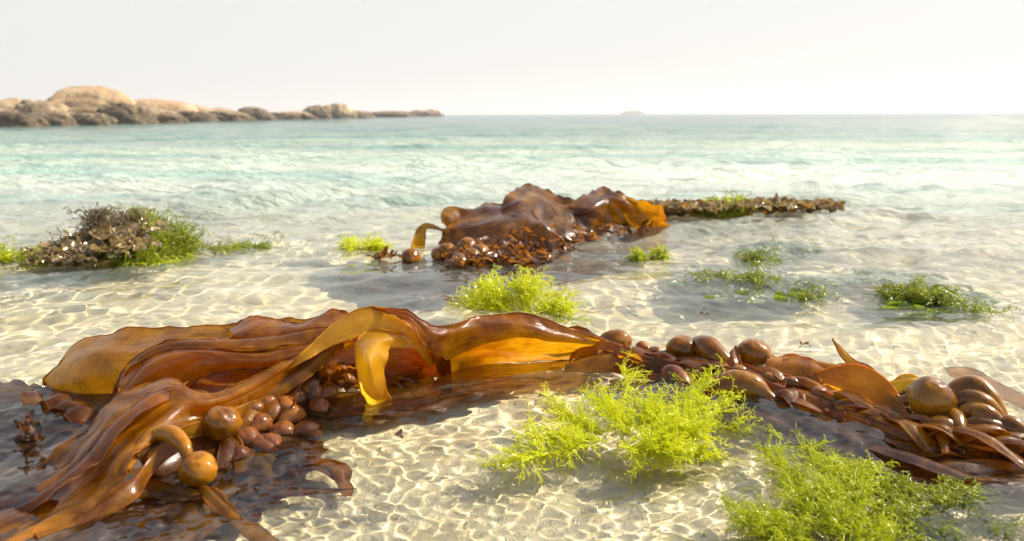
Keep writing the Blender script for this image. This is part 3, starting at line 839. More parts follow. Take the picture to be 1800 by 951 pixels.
# sunken blades left and below
blade('blade', [[(60, 690, -.008), (80, 740, -.015)], [(130, 695, -.008), (150, 745, -.012)], [(200, 700, .0), (190, 745, -.006)]], M_BLADE_R, k1, ruffle=.006, seed=19)
blade('blade', [[(470, 740, -.010), (500, 800, -.03)], [(560, 730, -.010), (590, 770, -.03)], [(640, 740, -.016), (660, 772, -.03)], [(740, 720, -.02), (760, 745, -.03)], [(860, 690, -.02), (880, 715, -.03)], [(960, 680, -.02), (960, 690, -.03)]], M_DEEP, k1, ruffle=.006, seed=26, edge=.0006, ragged=.08)
blade('blade', [[(340, 820, -.014), (300, 951, -.03)], [(430, 790, -.014), (420, 935, -.035)], [(500, 770, -.018), (500, 890, -.035)], [(560, 790, -.03), (550, 850, -.035)]], M_DEEP, k1, ruffle=.006, seed=20, edge=.0006, ragged=.05)
blade('blade', [[(440, 870, -.022), (440, 890, -.024)], [(500, 862, -.022), (505, 885, -.024)], [(560, 868, -.02), (565, 880, -.022)], [(612, 868, -.018), (612, 871, -.02)]], M_DEEP, k1, ruffle=.003, seed=22, edge=.0006, ragged=.04)
blade('blade', [[(380, 760, .002), (370, 800, -.004)], [(415, 765, .012), (405, 800, .0)], [(430, 800, -.002), (415, 835, -.012)], [(440, 850, -.016), (420, 880, -.02)]], M_BLADE_O, k1, ruffle=.003, seed=23)
leafy('frond_tangle', M_BLADE_R, k1, [(590, 655, .035, 26, 16, 2), (560, 630, .05, 18, 8, 1), (520, 680, .015, 20, 14, 1), (720, 640, .02, 22, 10, 1), (480, 690, .02, 22, 12, 1)], 90, .035, seed=3)
# extra overlapping straps
blade('blade', [
    [(585, 612, .088), (588, 628, .070)], [(540, 640, .066), (545, 662, .050)], [(490, 668, .052), (500, 692, .034)],
    [(440, 700, .040), (455, 722, .022)], [(400, 722, .038), (410, 745, .018)], [(360, 738, .040), (352, 765, .022)], [(318, 752, .044), (300, 775, .03)]], M_BLADE_O, k1, ruffle=.004, seed=201, cup=.008)
blade('blade', [
    [(620, 572, .110), (622, 584, .100)], [(540, 580, .108), (542, 602, .094)], [(460, 590, .102), (462, 612, .092)],
    [(380, 596, .098), (378, 612, .092)], [(310, 600, .094), (300, 616, .086)], [(255, 618, .082), (240, 640, .068)], [(215, 655, .05), (200, 690, .02)]], M_BLADE, k1, ruffle=.003, seed=202, cup=.004)
blade('blade', [
    [(330, 672, .068), (322, 690, .064)], [(270, 690, .068), (268, 716, .066)], [(215, 726, .058), (222, 752, .056)],
    [(165, 778, .034), (180, 802, .036)], [(104, 838, .014), (118, 858, .016)], [(50, 884, -.002), (62, 896, .0)], [(0, 912, -.012), (4, 915, -.012)]], M_BLADE_R, k1, ruffle=.0035, seed=203, cup=.006)
blade('blade', [
    [(300, 768, .044), (318, 790, .036)], [(262, 800, .030), (278, 820, .018)], [(222, 850, .016), (240, 872, .004)],
    [(150, 900, .004), (165, 925, -.006)], [(60, 940, -.003), (80, 970, -.012)]], M_BLADE, k1, ruffle=.004, seed=204, cup=.008)
blade('blade', [
    [(350, 862, .0), (368, 858, .004)], [(372, 888, -.002), (392, 880, .002)], [(400, 918, -.006), (425, 905, -.004)],
    [(430, 950, -.010), (465, 935, -.010)], [(470, 1000, -.02), (520, 985, -.02)]], M_BLADE_O, k1, ruffle=.003, seed=205, cup=.004)
ribbons(k1, [(560, 625, .06), (520, 670, .035), (470, 705, .02), (420, 740, .012), (400, 800, .0)], 12, .07, .022, (M_BLADE_R, M_DEEP, M_BLADE), 31, spread=20, arch=.008)
ribbons(k1, [(560, 660, .02), (620, 670, .012), (700, 660, .010), (755, 650, .006)], 8, .07, .024, (M_BLADE_R, M_BLADE_O), 32, spread=14, arch=.012)
ribbons(k1, [(60, 700, -.004), (110, 715, .0), (180, 735, .002)], 5, .10, .03, (M_BLADE_R, M_DEEP), 33, spread=16, arch=.006)
# limp fronds drifting under the surface at the left and below
blade('sunken_frond', [[(-60, 700, -.020), (-60, 900, -.035)], [(20, 690, -.020), (10, 880, -.035)], [(90, 700, -.018), (70, 830, -.035)], [(160, 705, -.016), (150, 790, -.03)], [(220, 720, -.012), (200, 770, -.03)]], M_DARKW, k1, ruffle=.006, seed=24, edge=.0006, ragged=.03)
blade('sunken_frond', [[(120, 905, -.024), (60, 1000, -.035)], [(240, 850, -.022), (220, 990, -.035)], [(330, 850, -.022), (350, 960, -.035)], [(420, 860, -.024), (450, 940, -.035)]], M_DARKW, k1, ruffle=.006, seed=25, edge=.0006, ragged=.05)
ribbons(k1, [(190, 730, -.014), (90, 780, -.016), (-10, 840, -.018), (-120, 910, -.02)], 9, .22, .034, (M_DARKW, M_DEEP), 61, zlo=-.035, zhi=-.007, arch=.004, spread=70, tw=.25, name='sunken_frond')
ribbons(k1, [(470, 760, -.016), (430, 830, -.016), (330, 910, -.018), (210, 980, -.02)], 12, .15, .032, (M_DARKW, M_DEEP, M_BLADE_O), 62, zlo=-.035, zhi=-.007, arch=.004, spread=60, tw=.25, name='sunken_frond')
ribbons(k1, [(470, 800, -.014), (520, 830, -.018), (590, 860, -.022)], 5, .10, .018, (M_DEEP, M_BLADE_R), 63, zlo=-.03, zhi=-.008, arch=.003, spread=30, tw=.2, name='sunken_frond')
ribbons(k1, [(540, 735, -.012), (660, 735, -.014), (800, 700, -.014), (940, 678, -.014)], 8, .12, .022, (M_DEEP, M_BLADE_R), 64, zlo=-.03, zhi=-.006, arch=.004, spread=14, tw=.3, wander=.2, name='sunken_frond')
# floats of this clump
ball('float', 388, 745, .030, 34, M_FLOAT, k1, [(352, 752, .030, 9), (340, 762, .026, 10), (318, 768, .030, 12)], seed=1, label='largest round float of the clump, reddish brown')
ball('float', 348, 826, .014, 33, M_FLOAT, k1, [(362, 850, .006, 14), (372, 862, .0, 12), (395, 892, -.008, 11), (430, 930, -.012, 13), (480, 975, -.02, 15)], seed=2, label='bright orange float nearest the camera with its stalk trailing to the right')
pod('stem', [(222, 828, .020, 6), (240, 795, .034, 10), (268, 766, .044, 14), (300, 764, .046, 17), (322, 782, .040, 14), (330, 805, .028, 9), (334, 816, .02, 8)], M_FLOAT, k1, seed=3)
FL = [(432, 772, .002, 25, .8), (456, 745, .006, 23, 1), (486, 722, .008, 23, 1), (528, 697, .014, 24, 1), (462, 790, -.010, 30, 1), (498, 760, -.004, 24, 1),
      (592, 655, .028, 30, 1), (550, 660, .024, 22, 1), (498, 690, .018, 18, 1), (512, 730, .004, 24, 1), (560, 640, .040, 16, 1), (445, 718, .022, 18, 1), (540, 762, -.008, 26, 1), (470, 706, .026, 17, 1), (545, 684, .024, 22, 1), (575, 690, .014, 20, 1), (500, 712, .018, 20, 1), (420, 800, -.002, 20, 1), (560, 715, .004, 20, 1), (610, 668, .020, 17, 1), (475, 778, -.002, 20, 1)]
for i, (x, y, z, r, q) in enumerate(FL):
    ball('float', x, y, z, r, M_FLOAT_P if i not in (6, 10) else M_FLOAT, k1, seed=10 + i, sq=.82, tail=(x - 60, y + 40, z - .01) if i % 2 else (x + 40, y + 30, z - .01))

# ------------------------------------------------------------------ front kelp strand (right)
k2 = empty('kelp_strand', tuple(at(1350, 690, 0)), 'twisted amber kelp strand of round floats and ribbons, from centre to right edge', 'kelp', 'kelp lying in the shallows')
blade('blade', [[(1000, 574, .06), (1010, 600, .03)], [(1060, 590, .045), (1060, 620, .02)], [(1110, 612, .035), (1105, 640, .01)], [(1170, 632, .03), (1160, 655, .01)], [(1230, 640, .03), (1220, 668, .01)]], M_BLADE_R, k2, ruffle=.006, seed=31, cup=.01)
blade('blade', [[(1000, 640, .01), (990, 668, -.01)], [(1060, 622, .026), (1050, 664, -.004)], [(1110, 615, .034), (1110, 660, .0)], [(1160, 640, .02), (1160, 672, .0)]], M_BLADE_O, k2, ruffle=.005, seed=32, cup=.016)
R_ = [  # ribbons twisting along the strand
    ([(1130, 625, .03), (1140, 650, .015)], [(1170, 628, .036), (1180, 656, .016)], [(1215, 636, .034), (1222, 655, .02)], [(1265, 632, .036), (1262, 660, .018)], [(1300, 650, .03), (1290, 672, .01)]),
    ([(1200, 648, .028), (1195, 680, .006)], [(1240, 650, .03), (1238, 684, .006)], [(1270, 655, .028), (1275, 690, .004)], [(1320, 668, .024), (1325, 700, .002)]),
    ([(1290, 612, .05), (1280, 640, .03)], [(1300, 640, .034), (1290, 664, .02)], [(1340, 660, .026), (1330, 680, .012)], [(1380, 680, .02), (1370, 700, .006)]),
    ([(1350, 625, .04), (1345, 660, .02)], [(1400, 630, .04), (1392, 665, .02)], [(1440, 642, .036), (1436, 672, .02)], [(1490, 650, .032), (1490, 690, .01)]),
    ([(1380, 626, .042), (1376, 645, .03)], [(1425, 630, .040), (1420, 650, .03)], [(1470, 640, .038), (1470, 660, .03)], [(1530, 655, .03), (1530, 680, .02)]),
    ([(1350, 690, .012), (1340, 712, -.002)], [(1400, 676, .018), (1400, 715, -.002)], [(1445, 690, .014), (1440, 728, -.004)], [(1490, 710, .008), (1480, 745, -.006)]),
    ([(1165, 650, .02), (1150, 690, -.002)], [(1200, 668, .02), (1190, 705, -.004)], [(1240, 690, .012), (1230, 712, -.006)], [(1300, 700, .008), (1290, 725, -.008)]),
    ([(1560, 670, .036), (1560, 690, .02)], [(1600, 664, .040), (1600, 690, .02)], [(1640, 668, .040), (1640, 690, .024)], [(1670, 684, .034), (1660, 700, .02)]),
    ([(1540, 700, .016), (1530, 740, -.004)], [(1590, 716, .016), (1580, 765, -.006)], [(1650, 740, .01), (1640, 785, -.008)], [(1720, 755, .008), (1720, 800, -.008)], [(1800, 765, .008), (1810, 810, -.01)]),
]
for i, r in enumerate(R_):
    blade('blade', list(r), (M_BLADE, M_BLADE_O, M_BLADE_R)[i % 3] if i != 7 else M_BLADE_LIT, k2, ruffle=.006, seed=40 + i, cup=.007)
# tall translucent leaf
blade('blade', [
    [(1432, 655, .032), (1440, 668, .024), (1448, 690, .01)],
    [(1470, 646, .044), (1470, 672, .028), (1474, 700, .006)],
    [(1506, 643, .052), (1508, 685, .026), (1510, 715, .002)],
    [(1540, 655, .050), (1538, 700, .022), (1540, 738, -.006)],
    [(1574, 688, .034), (1568, 725, .012), (1566, 757, -.008)],
    [(1598, 735, .012), (1594, 752, .004), (1592, 772, -.01)],
    [(1614, 772, -.004), (1613, 775, -.008), (1612, 782, -.014)]], M_LEAF, k2, ruffle=.002, seed=50, label='tall translucent orange leaf standing up from the strand')
blade('blade', [
    [(1463, 597, .066), (1465, 599, .065)], [(1480, 612, .060), (1474, 620, .054)], [(1502, 634, .048), (1490, 640, .042)],
    [(1530, 645, .046), (1512, 660, .034)], [(1555, 672, .034), (1540, 690, .02)], [(1572, 695, .022), (1565, 705, .014)]], M_BLADE_O, k2, ruffle=.001, seed=51, cup=.003, label='thin pointed leaf tip sticking up')
blade('blade', [[(1490, 740, -.004), (1500, 775, -.02)], [(1550, 760, -.006), (1560, 800, -.02)], [(1620, 775, -.004), (1630, 810, -.02)], [(1690, 780, -.004), (1700, 815, -.02)]], M_DEEP, k2, ruffle=.004, seed=52)
# pale blade under the surface behind
blade('blade', [[(1660, 655, -.010), (1670, 670, -.014)], [(1710, 655, -.008), (1715, 690, -.014)], [(1770, 685, -.008), (1770, 715, -.016)], [(1850, 720, -.008), (1850, 750, -.016)]], M_BLADE_O, k2, ruffle=.003, seed=53)
ball('float', 1083, 600, .028, 28, M_FLOAT, k2, [(1100, 608, .026, 14), (1118, 622, .022, 10), (1140, 634, .02, 6)], seed=31, sq=.75, label='leftmost round float of the strand')
ball('float', 1198, 614, .036, 27, M_FLOAT, k2, seed=32, label='round float between the leftmost float and the leaning pod')
pod('float', [(1222, 600, .044, 5), (1228, 604, .044, 15), (1243, 614, .042, 23), (1262, 628, .036, 19), (1290, 645, .026, 11), (1318, 672, .014, 4)], M_FLOAT, k2, seed=33, label='leaning pod tapering down to the right')
ball('float', 1325, 623, .040, 30, M_FLOAT, k2, [(1340, 640, .034, 15), (1370, 650, .032, 17), (1390, 648, .034, 12), (1402, 660, .026, 6)], seed=34, label='round brown float standing highest in the middle of the strand')
pod('float', [(1166, 650, .022, 6), (1172, 654, .020, 16), (1186, 664, .014, 22), (1200, 680, .006, 20), (1205, 700, -.006, 12), (1206, 712, -.012, 3)], M_FLOAT_P, k2, seed=35, label='purplish pod dipping into the water')
pod('float', [(1236, 694, .006, 6), (1255, 686, .010, 20), (1290, 682, .012, 31), (1325, 688, .010, 27), (1350, 700, .004, 15), (1375, 712, -.002, 7), (1400, 716, -.002, 4)], M_FLOAT_O, k2, seed=36, wob=.09, label='large smooth amber pod low in the water')
ball('float', 1636, 700, .034, 40, M_FLOAT_O, k2, [(1650, 722, .028, 16), (1662, 745, .018, 17), (1668, 770, .004, 13), (1672, 790, -.006, 9), (1680, 812, -.016, 5)], seed=37, label='largest olive float near the right edge')
pod('stalk', [(1555, 690, .020, 8), (1575, 706, .020, 10), (1600, 702, .028, 11), (1620, 694, .034, 10)], M_FLOAT, k2, seed=38)
PODS = [[(1664, 700, .036, 6), (1684, 684, .044, 17), (1712, 682, .046, 22), (1738, 698, .040, 19), (1758, 724, .026, 12), (1772, 746, .012, 5)],
        [(1672, 708, .030, 6), (1698, 703, .034, 20), (1724, 712, .032, 22), (1750, 730, .022, 17), (1768, 750, .010, 7)],
        [(1684, 724, .022, 8), (1708, 724, .024, 19), (1738, 736, .020, 20), (1764, 754, .008, 11)],
        [(1694, 744, .014, 6), (1722, 746, .014, 17), (1752, 756, .008, 20), (1786, 770, .0, 10)],
        [(1744, 738, .014, 9), (1770, 750, .012, 24), (1800, 765, .006, 19), (1834, 774, .002, 12)],
        [(1668, 716, .02, 6), (1680, 735, .016, 16), (1686, 757, .008, 15), (1692, 780, -.004, 8)]]
for i, p in enumerate(PODS):
    pod('float', p, M_FLOAT_O, k2, seed=60 + i, wob=.07)
SM = [(1300, 652, .026, 15), (1352, 664, .022, 14), (1390, 672, .020, 14), (1440, 690, .014, 16), (1520, 716, .006, 17), (1550, 742, .0, 15), (1660, 765, .0, 14), (1100, 634, .016, 14), (1270, 668, .014, 16), (1128, 608, .018, 11), (1150, 620, .018, 15), (1172, 630, .018, 15), (1142, 636, .012, 15), (1225, 662, .016, 12), (1410, 652, .024, 13), (1425, 678, .012, 14), (1462, 700, .008, 19), (1482, 716, .004, 19), (1500, 692, .012, 16), (1590, 692, .016, 15), (1606, 722, .008, 14), (1620, 747, .002, 13)]
for i, (x, y, z, r) in enumerate(SM):
    ball('float', x, y, z, r, (M_FLOAT, M_FLOAT_P)[i % 4 == 3], k2, seed=80 + i, sq=.75, tail=(x + 50, y + 18, z - .006))
blade('blade', [[(1020, 612, .030), (1020, 650, -.006)], [(1120, 628, .030), (1110, 672, -.006)], [(1230, 645, .028), (1220, 705, -.008)], [(1330, 655, .026), (1330, 718, -.008)], [(1430, 675, .020), (1430, 735, -.010)], [(1520, 715, .010), (1515, 765, -.012)], [(1620, 745, .006), (1620, 800, -.012)], [(1720, 748, .008), (1725, 805, -.012)], [(1840, 770, .004), (1845, 815, -.012)]], M_BLADE, k2, ruffle=.008, seed=35, fold=.008)
blade('sunken_frond', [[(1150, 690, -.014), (1150, 700, -.024)], [(1280, 705, -.014), (1280, 730, -.026)], [(1400, 725, -.016), (1400, 765, -.028)], [(1500, 755, -.018), (1500, 815, -.028)], [(1620, 785, -.018), (1620, 860, -.028)], [(1740, 800, -.018), (1740, 885, -.028)], [(1860, 805, -.018), (1880, 890, -.028)]], M_DARKW, k2, ruffle=.005, seed=34, edge=.0006, ragged=.03)
ribbons(k2, [(1200, 695, -.012), (1340, 725, -.014), (1460, 765, -.014), (1600, 805, -.014), (1740, 825, -.014), (1860, 840, -.014)], 8, .16, .026, (M_DARKW, M_DEEP), 65, zlo=-.035, zhi=-.012, arch=.004, spread=30, tw=.25, wander=.15, name='sunken_frond')
PATH = [(1040, 620, .018), (1140, 636, .018), (1230, 650, .02), (1310, 662, .016), (1400, 672, .014), (1480, 700, .010), (1560, 735, .004), (1640, 762, .002), (1740, 775, .002), (1830, 785, .002)]
ribbons(k2, PATH, 44, .125, .020, (M_BLADE, M_BLADE_O, M_BLADE, M_BLADE_R), 5, spread=14)
ribbons(k2, [(1160, 650, .01), (1250, 675, .006), (1340, 695, .004), (1440, 715, .002)], 10, .09, .022, (M_BLADE_R, M_BLADE), 6, spread=16, arch=.008)
ribbons(k2, [(1612, 740, .008), (1640, 760, .004), (1690, 770, .004), (1790, 775, .004)], 10, .08, .018, (M_BLADE, M_BLADE_O), 7, spread=8)

# ------------------------------------------------------------------ kelp heap further out
k3 = empty('kelp_heap', tuple(at(900, 455, 0)), 'brown kelp heap draped in humps, in the middle distance at the centre', 'kelp', 'kelp lying in the shallows')
blade('blade', [
    [(768, 424, .03), (772, 430, .01), (776, 438, -.005)],
    [(782, 402, .066), (790, 425, .03), (800, 448, -.004)],
    [(805, 378, .104), (825, 415, .05), (845, 452, -.004)],
    [(840, 362, .128), (865, 400, .08), (880, 452, .0)],
    [(885, 357, .132), (910, 385, .10), (915, 452, .0)],
    [(920, 362, .126), (950, 395, .09), (950, 448, .0)],
    [(945, 385, .10), (975, 412, .06), (985, 444, .0)],
    [(965, 405, .07), (995, 428, .03), (1004, 440, .0)]], M_HEAP, k3, ruffle=.006, seed=71, fold=.006, label='front brown blade draped over the left of the heap')
blade('blade', [
    [(880, 362, .13), (885, 370, .12), (890, 385, .1)],
    [(900, 338, .168), (910, 358, .14), (915, 385, .1)],
    [(925, 324, .188), (935, 350, .15), (940, 395, .08)],
    [(955, 330, .178), (965, 360, .13), (975, 410, .05)],
    [(985, 344, .155), (995, 370, .11), (1010, 420, .03)],
    [(1015, 352, .14), (1025, 380, .09), (1040, 415, .02)],
    [(1040, 356, .13), (1050, 380, .09), (1065, 410, .02)]], M_HEAP, k3, ruffle=.006, seed=72, fold=.005, label='tallest brown hump at the back of the heap')
blade('blade', [
    [(1000, 362, .125), (1005, 380, .09), (1010, 400, .04)],
    [(1025, 345, .15), (1035, 365, .12), (1045, 395, .05)],
    [(1055, 330, .172), (1068, 350, .14), (1080, 392, .06)],
    [(1085, 338, .162), (1100, 362, .12), (1112, 400, .02)],
    [(1115, 350, .14), (1128, 370, .09), (1138, 402, .01)],
    [(1145, 356, .13), (1155, 378, .07), (1162, 404, .0)],
    [(1165, 362, .12), (1172, 385, .06), (1178, 403, .0)]], M_HEAP, k3, ruffle=.007, seed=73, fold=.006, label='olive brown blade over the right of the heap')
blade('blade', [[(722, 438, .0), (745, 442, -.01)], [(728, 415, .045), (748, 418, .04)], [(738, 398, .075), (750, 402, .07)], [(755, 393, .085), (765, 402, .07)], [(775, 400, .07), (782, 408, .06)], [(800, 402, .07), (805, 412, .05)]], M_BLADE_O, k3, ruffle=.002, seed=74, cup=.004, label='thin loop standing free at the left end')
blade('blade', [[(776, 392, .09), (784, 396, .08)], [(776, 375, .12), (792, 392, .09)], [(786, 365, .135), (802, 385, .10)], [(805, 364, .135), (812, 378, .11)], [(825, 370, .125), (828, 380, .11)]], M_BLADE_O, k3, ruffle=.002, seed=75, cup=.004)
blade('blade', [[(800, 445, .02), (790, 470, -.01)], [(870, 430, .04), (870, 475, -.01)], [(940, 425, .04), (950, 470, -.01)], [(1010, 415, .03), (1020, 440, -.01)], [(1100, 398, .02), (1100, 415, -.01)]], M_DEEP, k3, ruffle=.02, seed=76)
blade('blade', [[(905, 450, .002), (900, 490, -.03)], [(950, 450, .002), (950, 488, -.03)], [(1000, 442, .002), (1010, 465, -.03)]], M_BLADE, k3, ruffle=.006, seed=77)
blade('blade', [[(600, 478, -.03), (640, 540, -.06)], [(700, 462, -.02), (720, 560, -.06)], [(820, 455, -.02), (820, 552, -.06)], [(940, 450, -.02), (950, 520, -.06)], [(1060, 425, -.02), (1080, 500, -.06)], [(1180, 400, -.02), (1200, 450, -.05)]], M_DARKW, k3, ruffle=.008, seed=79, edge=.001, ragged=.03)  # sunken weed, its dark sheet also standing in for the heap's reflection
leafy('frond_tangle', M_DEEP, k3, [(850, 448, .03, 40, 8, 3), (930, 440, .03, 40, 10, 3), (1020, 405, .04, 35, 12, 3), (1080, 400, .03, 40, 8, 3), (985, 380, .08, 25, 14, 2), (900, 420, .06, 40, 14, 2)], 420, .038, seed=5)
for i, (x, y, z, r) in enumerate([(722, 452, .012, 17), (772, 447, .016, 15), (787, 440, .03, 15), (808, 460, .016, 17), (828, 452, .02, 18), (822, 432, .04, 17), (845, 445, .025, 17), (865, 455, .01, 14), (1000, 436, .012, 10), (960, 455, .006, 12), (1040, 420, .01, 10), (890, 460, .006, 12)]):
    ball('float', x, y, z, r, M_FLOAT, k3, seed=110 + i, sq=.9, tail=(x + 6, y + 30, z - .02))

# ------------------------------------------------------------------ weed rope trailing from the heap
k4 = empty('weed_rope', tuple(at(1330, 365, 0)), 'long low rope of crinkled brown weed trailing right from the far heap', 'seaweed')
SP = [(1090 + 26 * i, 362 + 2.0 * math.sin(i * 1.1) + (3 if i < 7 else 0), (.046 + .012 * math.sin(i * 2.3)) * (1 if i < 11 else (15.5 - i) / 4.5), 14, 2.0, 1) for i in range(15)]
leafy('frond_tangle', M_RUST, k4, SP, 2200, .034, seed=6, up=.8, aspect=.6)
leafy('frond_tangle', M_DEEP, k4, SP, 300, .04, seed=9, up=.8, aspect=.6)
blade('blade', [[(1085, 352, .08), (1085, 385, -.01)], [(1130, 358, .06), (1130, 385, -.01)], [(1180, 362, .045), (1180, 382, -.01)], [(1230, 362, .045), (1230, 376, -.01)], [(1300, 358, .05), (1300, 374, -.01)], [(1380, 360, .045), (1380, 374, -.01)], [(1440, 364, .025), (1440, 372, -.01)], [(1470, 367, .005), (1470, 369, -.01)]], M_HEAP, k4, ruffle=.018, seed=78, edge=.002)

# ------------------------------------------------------------------ small fragments
def frag(label, spots, n, size, mat, seed):
    p = at(*spots[0][:3])
    o = leafy('kelp_fragment', mat, None, spots, n, size, seed=seed)
    return tag(o, label, 'seaweed', 'loose scraps of weed')
frag('small dark red scrap breaking the surface at the left edge, left of the front clump', [(55, 757, .006, 14, 10, 1)], 14, .026, M_DARKW, 1)
frag('tiny star shaped brown scrap on the sand below the arch', [(703, 768, -.03, 6, 4, 1)], 6, .012, M_DEEP, 2)
frag('tiny dark scrap floating right of the lime tuft behind the arch', [(1238, 549, .0, 6, 4, 1)], 7, .014, M_DARKW, 3)
frag('small brown scrap beside the blurred lime tuft, left of the far heap', [(668, 452, .01, 10, 3, 1)], 20, .035, M_DEEP, 4)
frag('small dark scrap behind the strand, left of the pointed leaf tip', [(1412, 612, .0, 8, 3, 1)], 8, .012, M_DARKW, 5)
# ------------------------------------------------------------------ green thread weed
def tuft(label, mat, guides, n, length, group='green thread weed tufts', **kw):
    o = strands('thread_weed', mat, None, guides, n, length, **kw)
    return tag(o, label, 'seaweed', group)
tuft('large bright lime tuft of thread weed in front of the kelp strand', M_LIME, [
    (1040, 782, .006, 872, 816, .002, 7, 3.0), (1060, 772, .010, 930, 770, .008, 16, 3), (1070, 765, .010, 970, 715, .012, 24, 4), (1090, 785, .012, 1180, 792, .010, 14, 5), (1140, 770, .016, 1220, 758, .018, 18, 5),
    (1110, 765, .012, 1060, 705, .020, 30, 5), (1150, 760, .014, 1150, 712, .022, 26, 4), (1190, 752, .014, 1225, 700, .028, 18, 3),
    (1150, 775, -.010, 1240, 800, -.014, 20, 2.4), (1190, 755, -.010, 1310, 755, -.012, 20, 2.6), (1095, 700, .024, 1110, 648, .032, 9, .6), (1215, 705, .024, 1242, 668, .040, 7, .8), (1230, 715, .015, 1300, 702, .01, 5, .3), (1230, 728, .01, 1300, 718, .006, 5, .3)],
    820, .052, r0=.00078, wig=.26, branch=9, seed=1, zmin=-.03)
tuft('bright lime green tuft of thread weed behind the arching front blade', M_LIME, [
    (900, 555, -.01, 830, 530, .01, 22, 2), (900, 550, -.005, 850, 500, .04, 24, 2), (920, 550, -.005, 930, 505, .04, 26, 2.4), (930, 552, -.01, 990, 540, .01, 26, 2), (950, 560, -.015, 1010, 570, -.015, 18, .8)],
    420, .080, r0=.0013, wig=.22, branch=6, seed=2, zmin=-.03)
tuft('yellow green thread weed mass at the bottom right, half out of the water', M_GREEN, [
    (1440, 930, .0, 1380, 820, .0, 40, 2), (1480, 900, .004, 1470, 815, .010, 30, 4), (1500, 900, .004, 1520, 815, .010, 24, 3), (1430, 960, .0, 1340, 930, -.004, 36, 3), (1480, 940, .006, 1450, 870, .006, 40, 5),
    (1500, 960, .004, 1560, 940, .004, 40, 3), (1400, 850, -.008, 1345, 785, -.010, 22, .9), (1400, 900, -.008, 1300, 910, -.010, 30, 1.6), (1450, 830, -.010, 1420, 785, -.010, 20, .7)],
    900, .044, r0=.00078, wig=.26, branch=8, seed=3, zmin=-.028, zmax=.014)
tuft('dull green weed mass sunken in the bottom right corner', M_DKGREEN, [
    (1600, 890, -.006, 1560, 850, -.002, 44, 2), (1640, 910, -.006, 1700, 870, -.002, 50, 3), (1600, 960, -.006, 1640, 940, .002, 60, 4), (1700, 950, -.006, 1760, 930, -.002, 44, 2.4), (1570, 930, -.002, 1600, 900, .004, 40, 3)],
    700, .045, r0=.0009, wig=.26, branch=8, seed=4, zmin=-.026, zmax=.001)
def patch(label, c, leaves, nl, size, sprigs, ns, seed):
    e = empty('weed_patch', tuple(at(c[0], c[1], 0)), label, 'seaweed', 'sunken green weed patches')
    leafy('fronds', M_SUNK, e, [(a, b, z * 1.7 - .012, sx * 1.15, sy * 1.1, w_) for a, b, z, sx, sy, w_ in leaves], nl * 2, size * .55, seed=seed, up=.10, curl=.8, zmin=-.06, aspect=.6)
    strands('sprigs', M_DKGREEN, e, sprigs, ns, .11, r0=.0015, wig=.28, branch=7, seed=seed, zmin=-.04, zmax=.010)
patch('broad sunken dark green weed patch in the water right of centre', (1320, 512),
      [(1240, 512, -.03, 26, 10, 2), (1300, 515, -.02, 34, 13, 4), (1380, 522, -.02, 30, 7, 3), (1440, 522, -.02, 22, 5, 1)], 420, .07,
      [(1300, 505, -.006, 1250, 490, .006, 20, 2), (1320, 505, -.004, 1330, 490, .012, 22, 3), (1370, 512, -.01, 1440, 522, -.004, 22, 1)], 130, 5)
patch('sparkling green weed patch farthest right on the water', (1640, 540),
      [(1600, 520, -.02, 26, 10, 2), (1640, 545, -.02, 34, 12, 3), (1700, 548, -.02, 22, 7, 1), (1540, 505, -.03, 30, 6, 1)], 400, .065,
      [(1620, 530, -.004, 1590, 505, .010, 24, 3), (1640, 535, -.002, 1640, 508, .012, 22, 3), (1670, 545, -.004, 1740, 545, .002, 18, 1)], 150, 6)
patch('pale sunken green patch, smallest of the green ones right of the far heap', (1370, 458),
      [(1340, 458, -.03, 18, 6, 2), (1390, 460, -.04, 22, 6, 2)], 150, .09,
      [(1345, 458, -.008, 1330, 452, .006, 9, 2)], 30, 7)
tuft('small green scrap floating just right of the far heap', M_GREEN, [
    (1140, 452, .0, 1118, 454, .0, 6, 2), (1140, 450, .0, 1158, 448, .006, 6, 2)], 110, .06, r0=.0018, wig=.35, branch=5, seed=8, zmin=-.01, zmax=.02)
tuft('small blurred lime tuft left of the far heap', M_LIME, [
    (635, 442, -.004, 610, 436, .0, 12, 2), (640, 442, -.004, 660, 434, .01, 10, 2)], 120, .09, r0=.0018, wig=.3, branch=5, seed=9, zmin=-.02, zmax=.03)
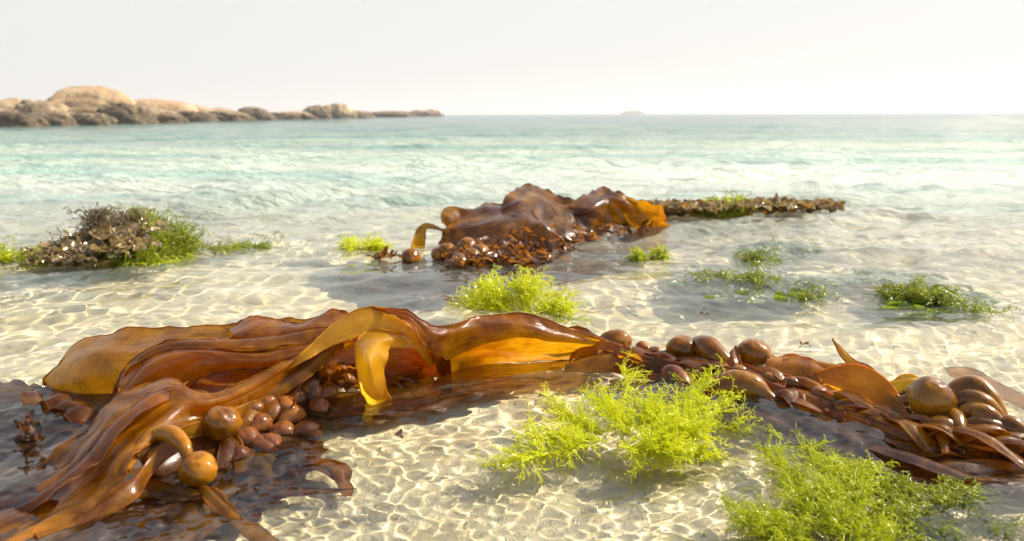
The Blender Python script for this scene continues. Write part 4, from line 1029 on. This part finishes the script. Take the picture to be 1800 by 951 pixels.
tuft('green tuft caught on the weed rope', M_GREEN, [
    (1275, 368, .03, 1250, 372, .02, 12, 2), (1275, 360, .06, 1300, 370, .02, 12, 2)], 150, .12, r0=.003, wig=.35, branch=5, seed=10, zmin=-.01, zmax=.08)
# mound at the left
mound = empty('weed_mound', tuple(at(220, 450, 0)), 'rusty brown and green weed mound in the water at the left', 'seaweed')
leafy('rusty_fronds', M_RUST, mound, [(120, 448, .03, 26, 6, 2), (170, 430, .05, 28, 9, 3), (200, 410, .08, 24, 8, 3), (230, 424, .06, 24, 10, 2), (255, 402, .08, 22, 5, 1), (85, 452, .01, 18, 4, 1), (140, 460, .01, 22, 5, 2)], 1500, .034, seed=11, up=.8, aspect=.6)
strands('rusty_threads', M_RUST, mound, [(180, 440, .03, 90, 440, .03, 14, 1), (200, 430, .05, 170, 385, .12, 22, 2), (220, 430, .05, 230, 392, .10, 22, 2)], 360, .10, r0=.0018, wig=.3, branch=5, seed=12, zmin=-.02, zmax=.15)
strands('green_threads', M_DKGREEN, mound, [(260, 440, .03, 250, 385, .10, 22, 3), (270, 440, .02, 320, 420, .03, 20, 3), (250, 455, .0, 220, 465, .0, 24, 2), (290, 450, .0, 340, 440, .0, 14, 1)], 560, .12, r0=.0018, wig=.3, branch=6, seed=13, zmin=-.03, zmax=.13)
tuft('flat green weed drifting off the left edge of the photo', M_GREEN, [
    (20, 458, .0, -30, 458, .0, 12, 2), (30, 456, .0, 70, 452, .01, 10, 1)], 160, .12, r0=.002, wig=.3, branch=5, seed=14, zmin=-.02, zmax=.02)
tuft('thin sunken green weed trailing right of the left mound', M_DKGREEN, [
    (380, 440, -.01, 470, 436, -.01, 10, 2), (360, 445, -.01, 400, 442, -.01, 10, 1)], 110, .14, r0=.0018, wig=.2, branch=4, seed=15, zmin=-.03, zmax=.0)
tuft('pale green weed lying under the surface in front of the left mound', M_GREEN, [
    (200, 485, -.03, 260, 480, -.03, 26, 2), (250, 480, -.03, 300, 470, -.02, 16, 1)], 220, .13, r0=.0022, wig=.3, branch=5, seed=16, zmin=-.06, zmax=-.01)
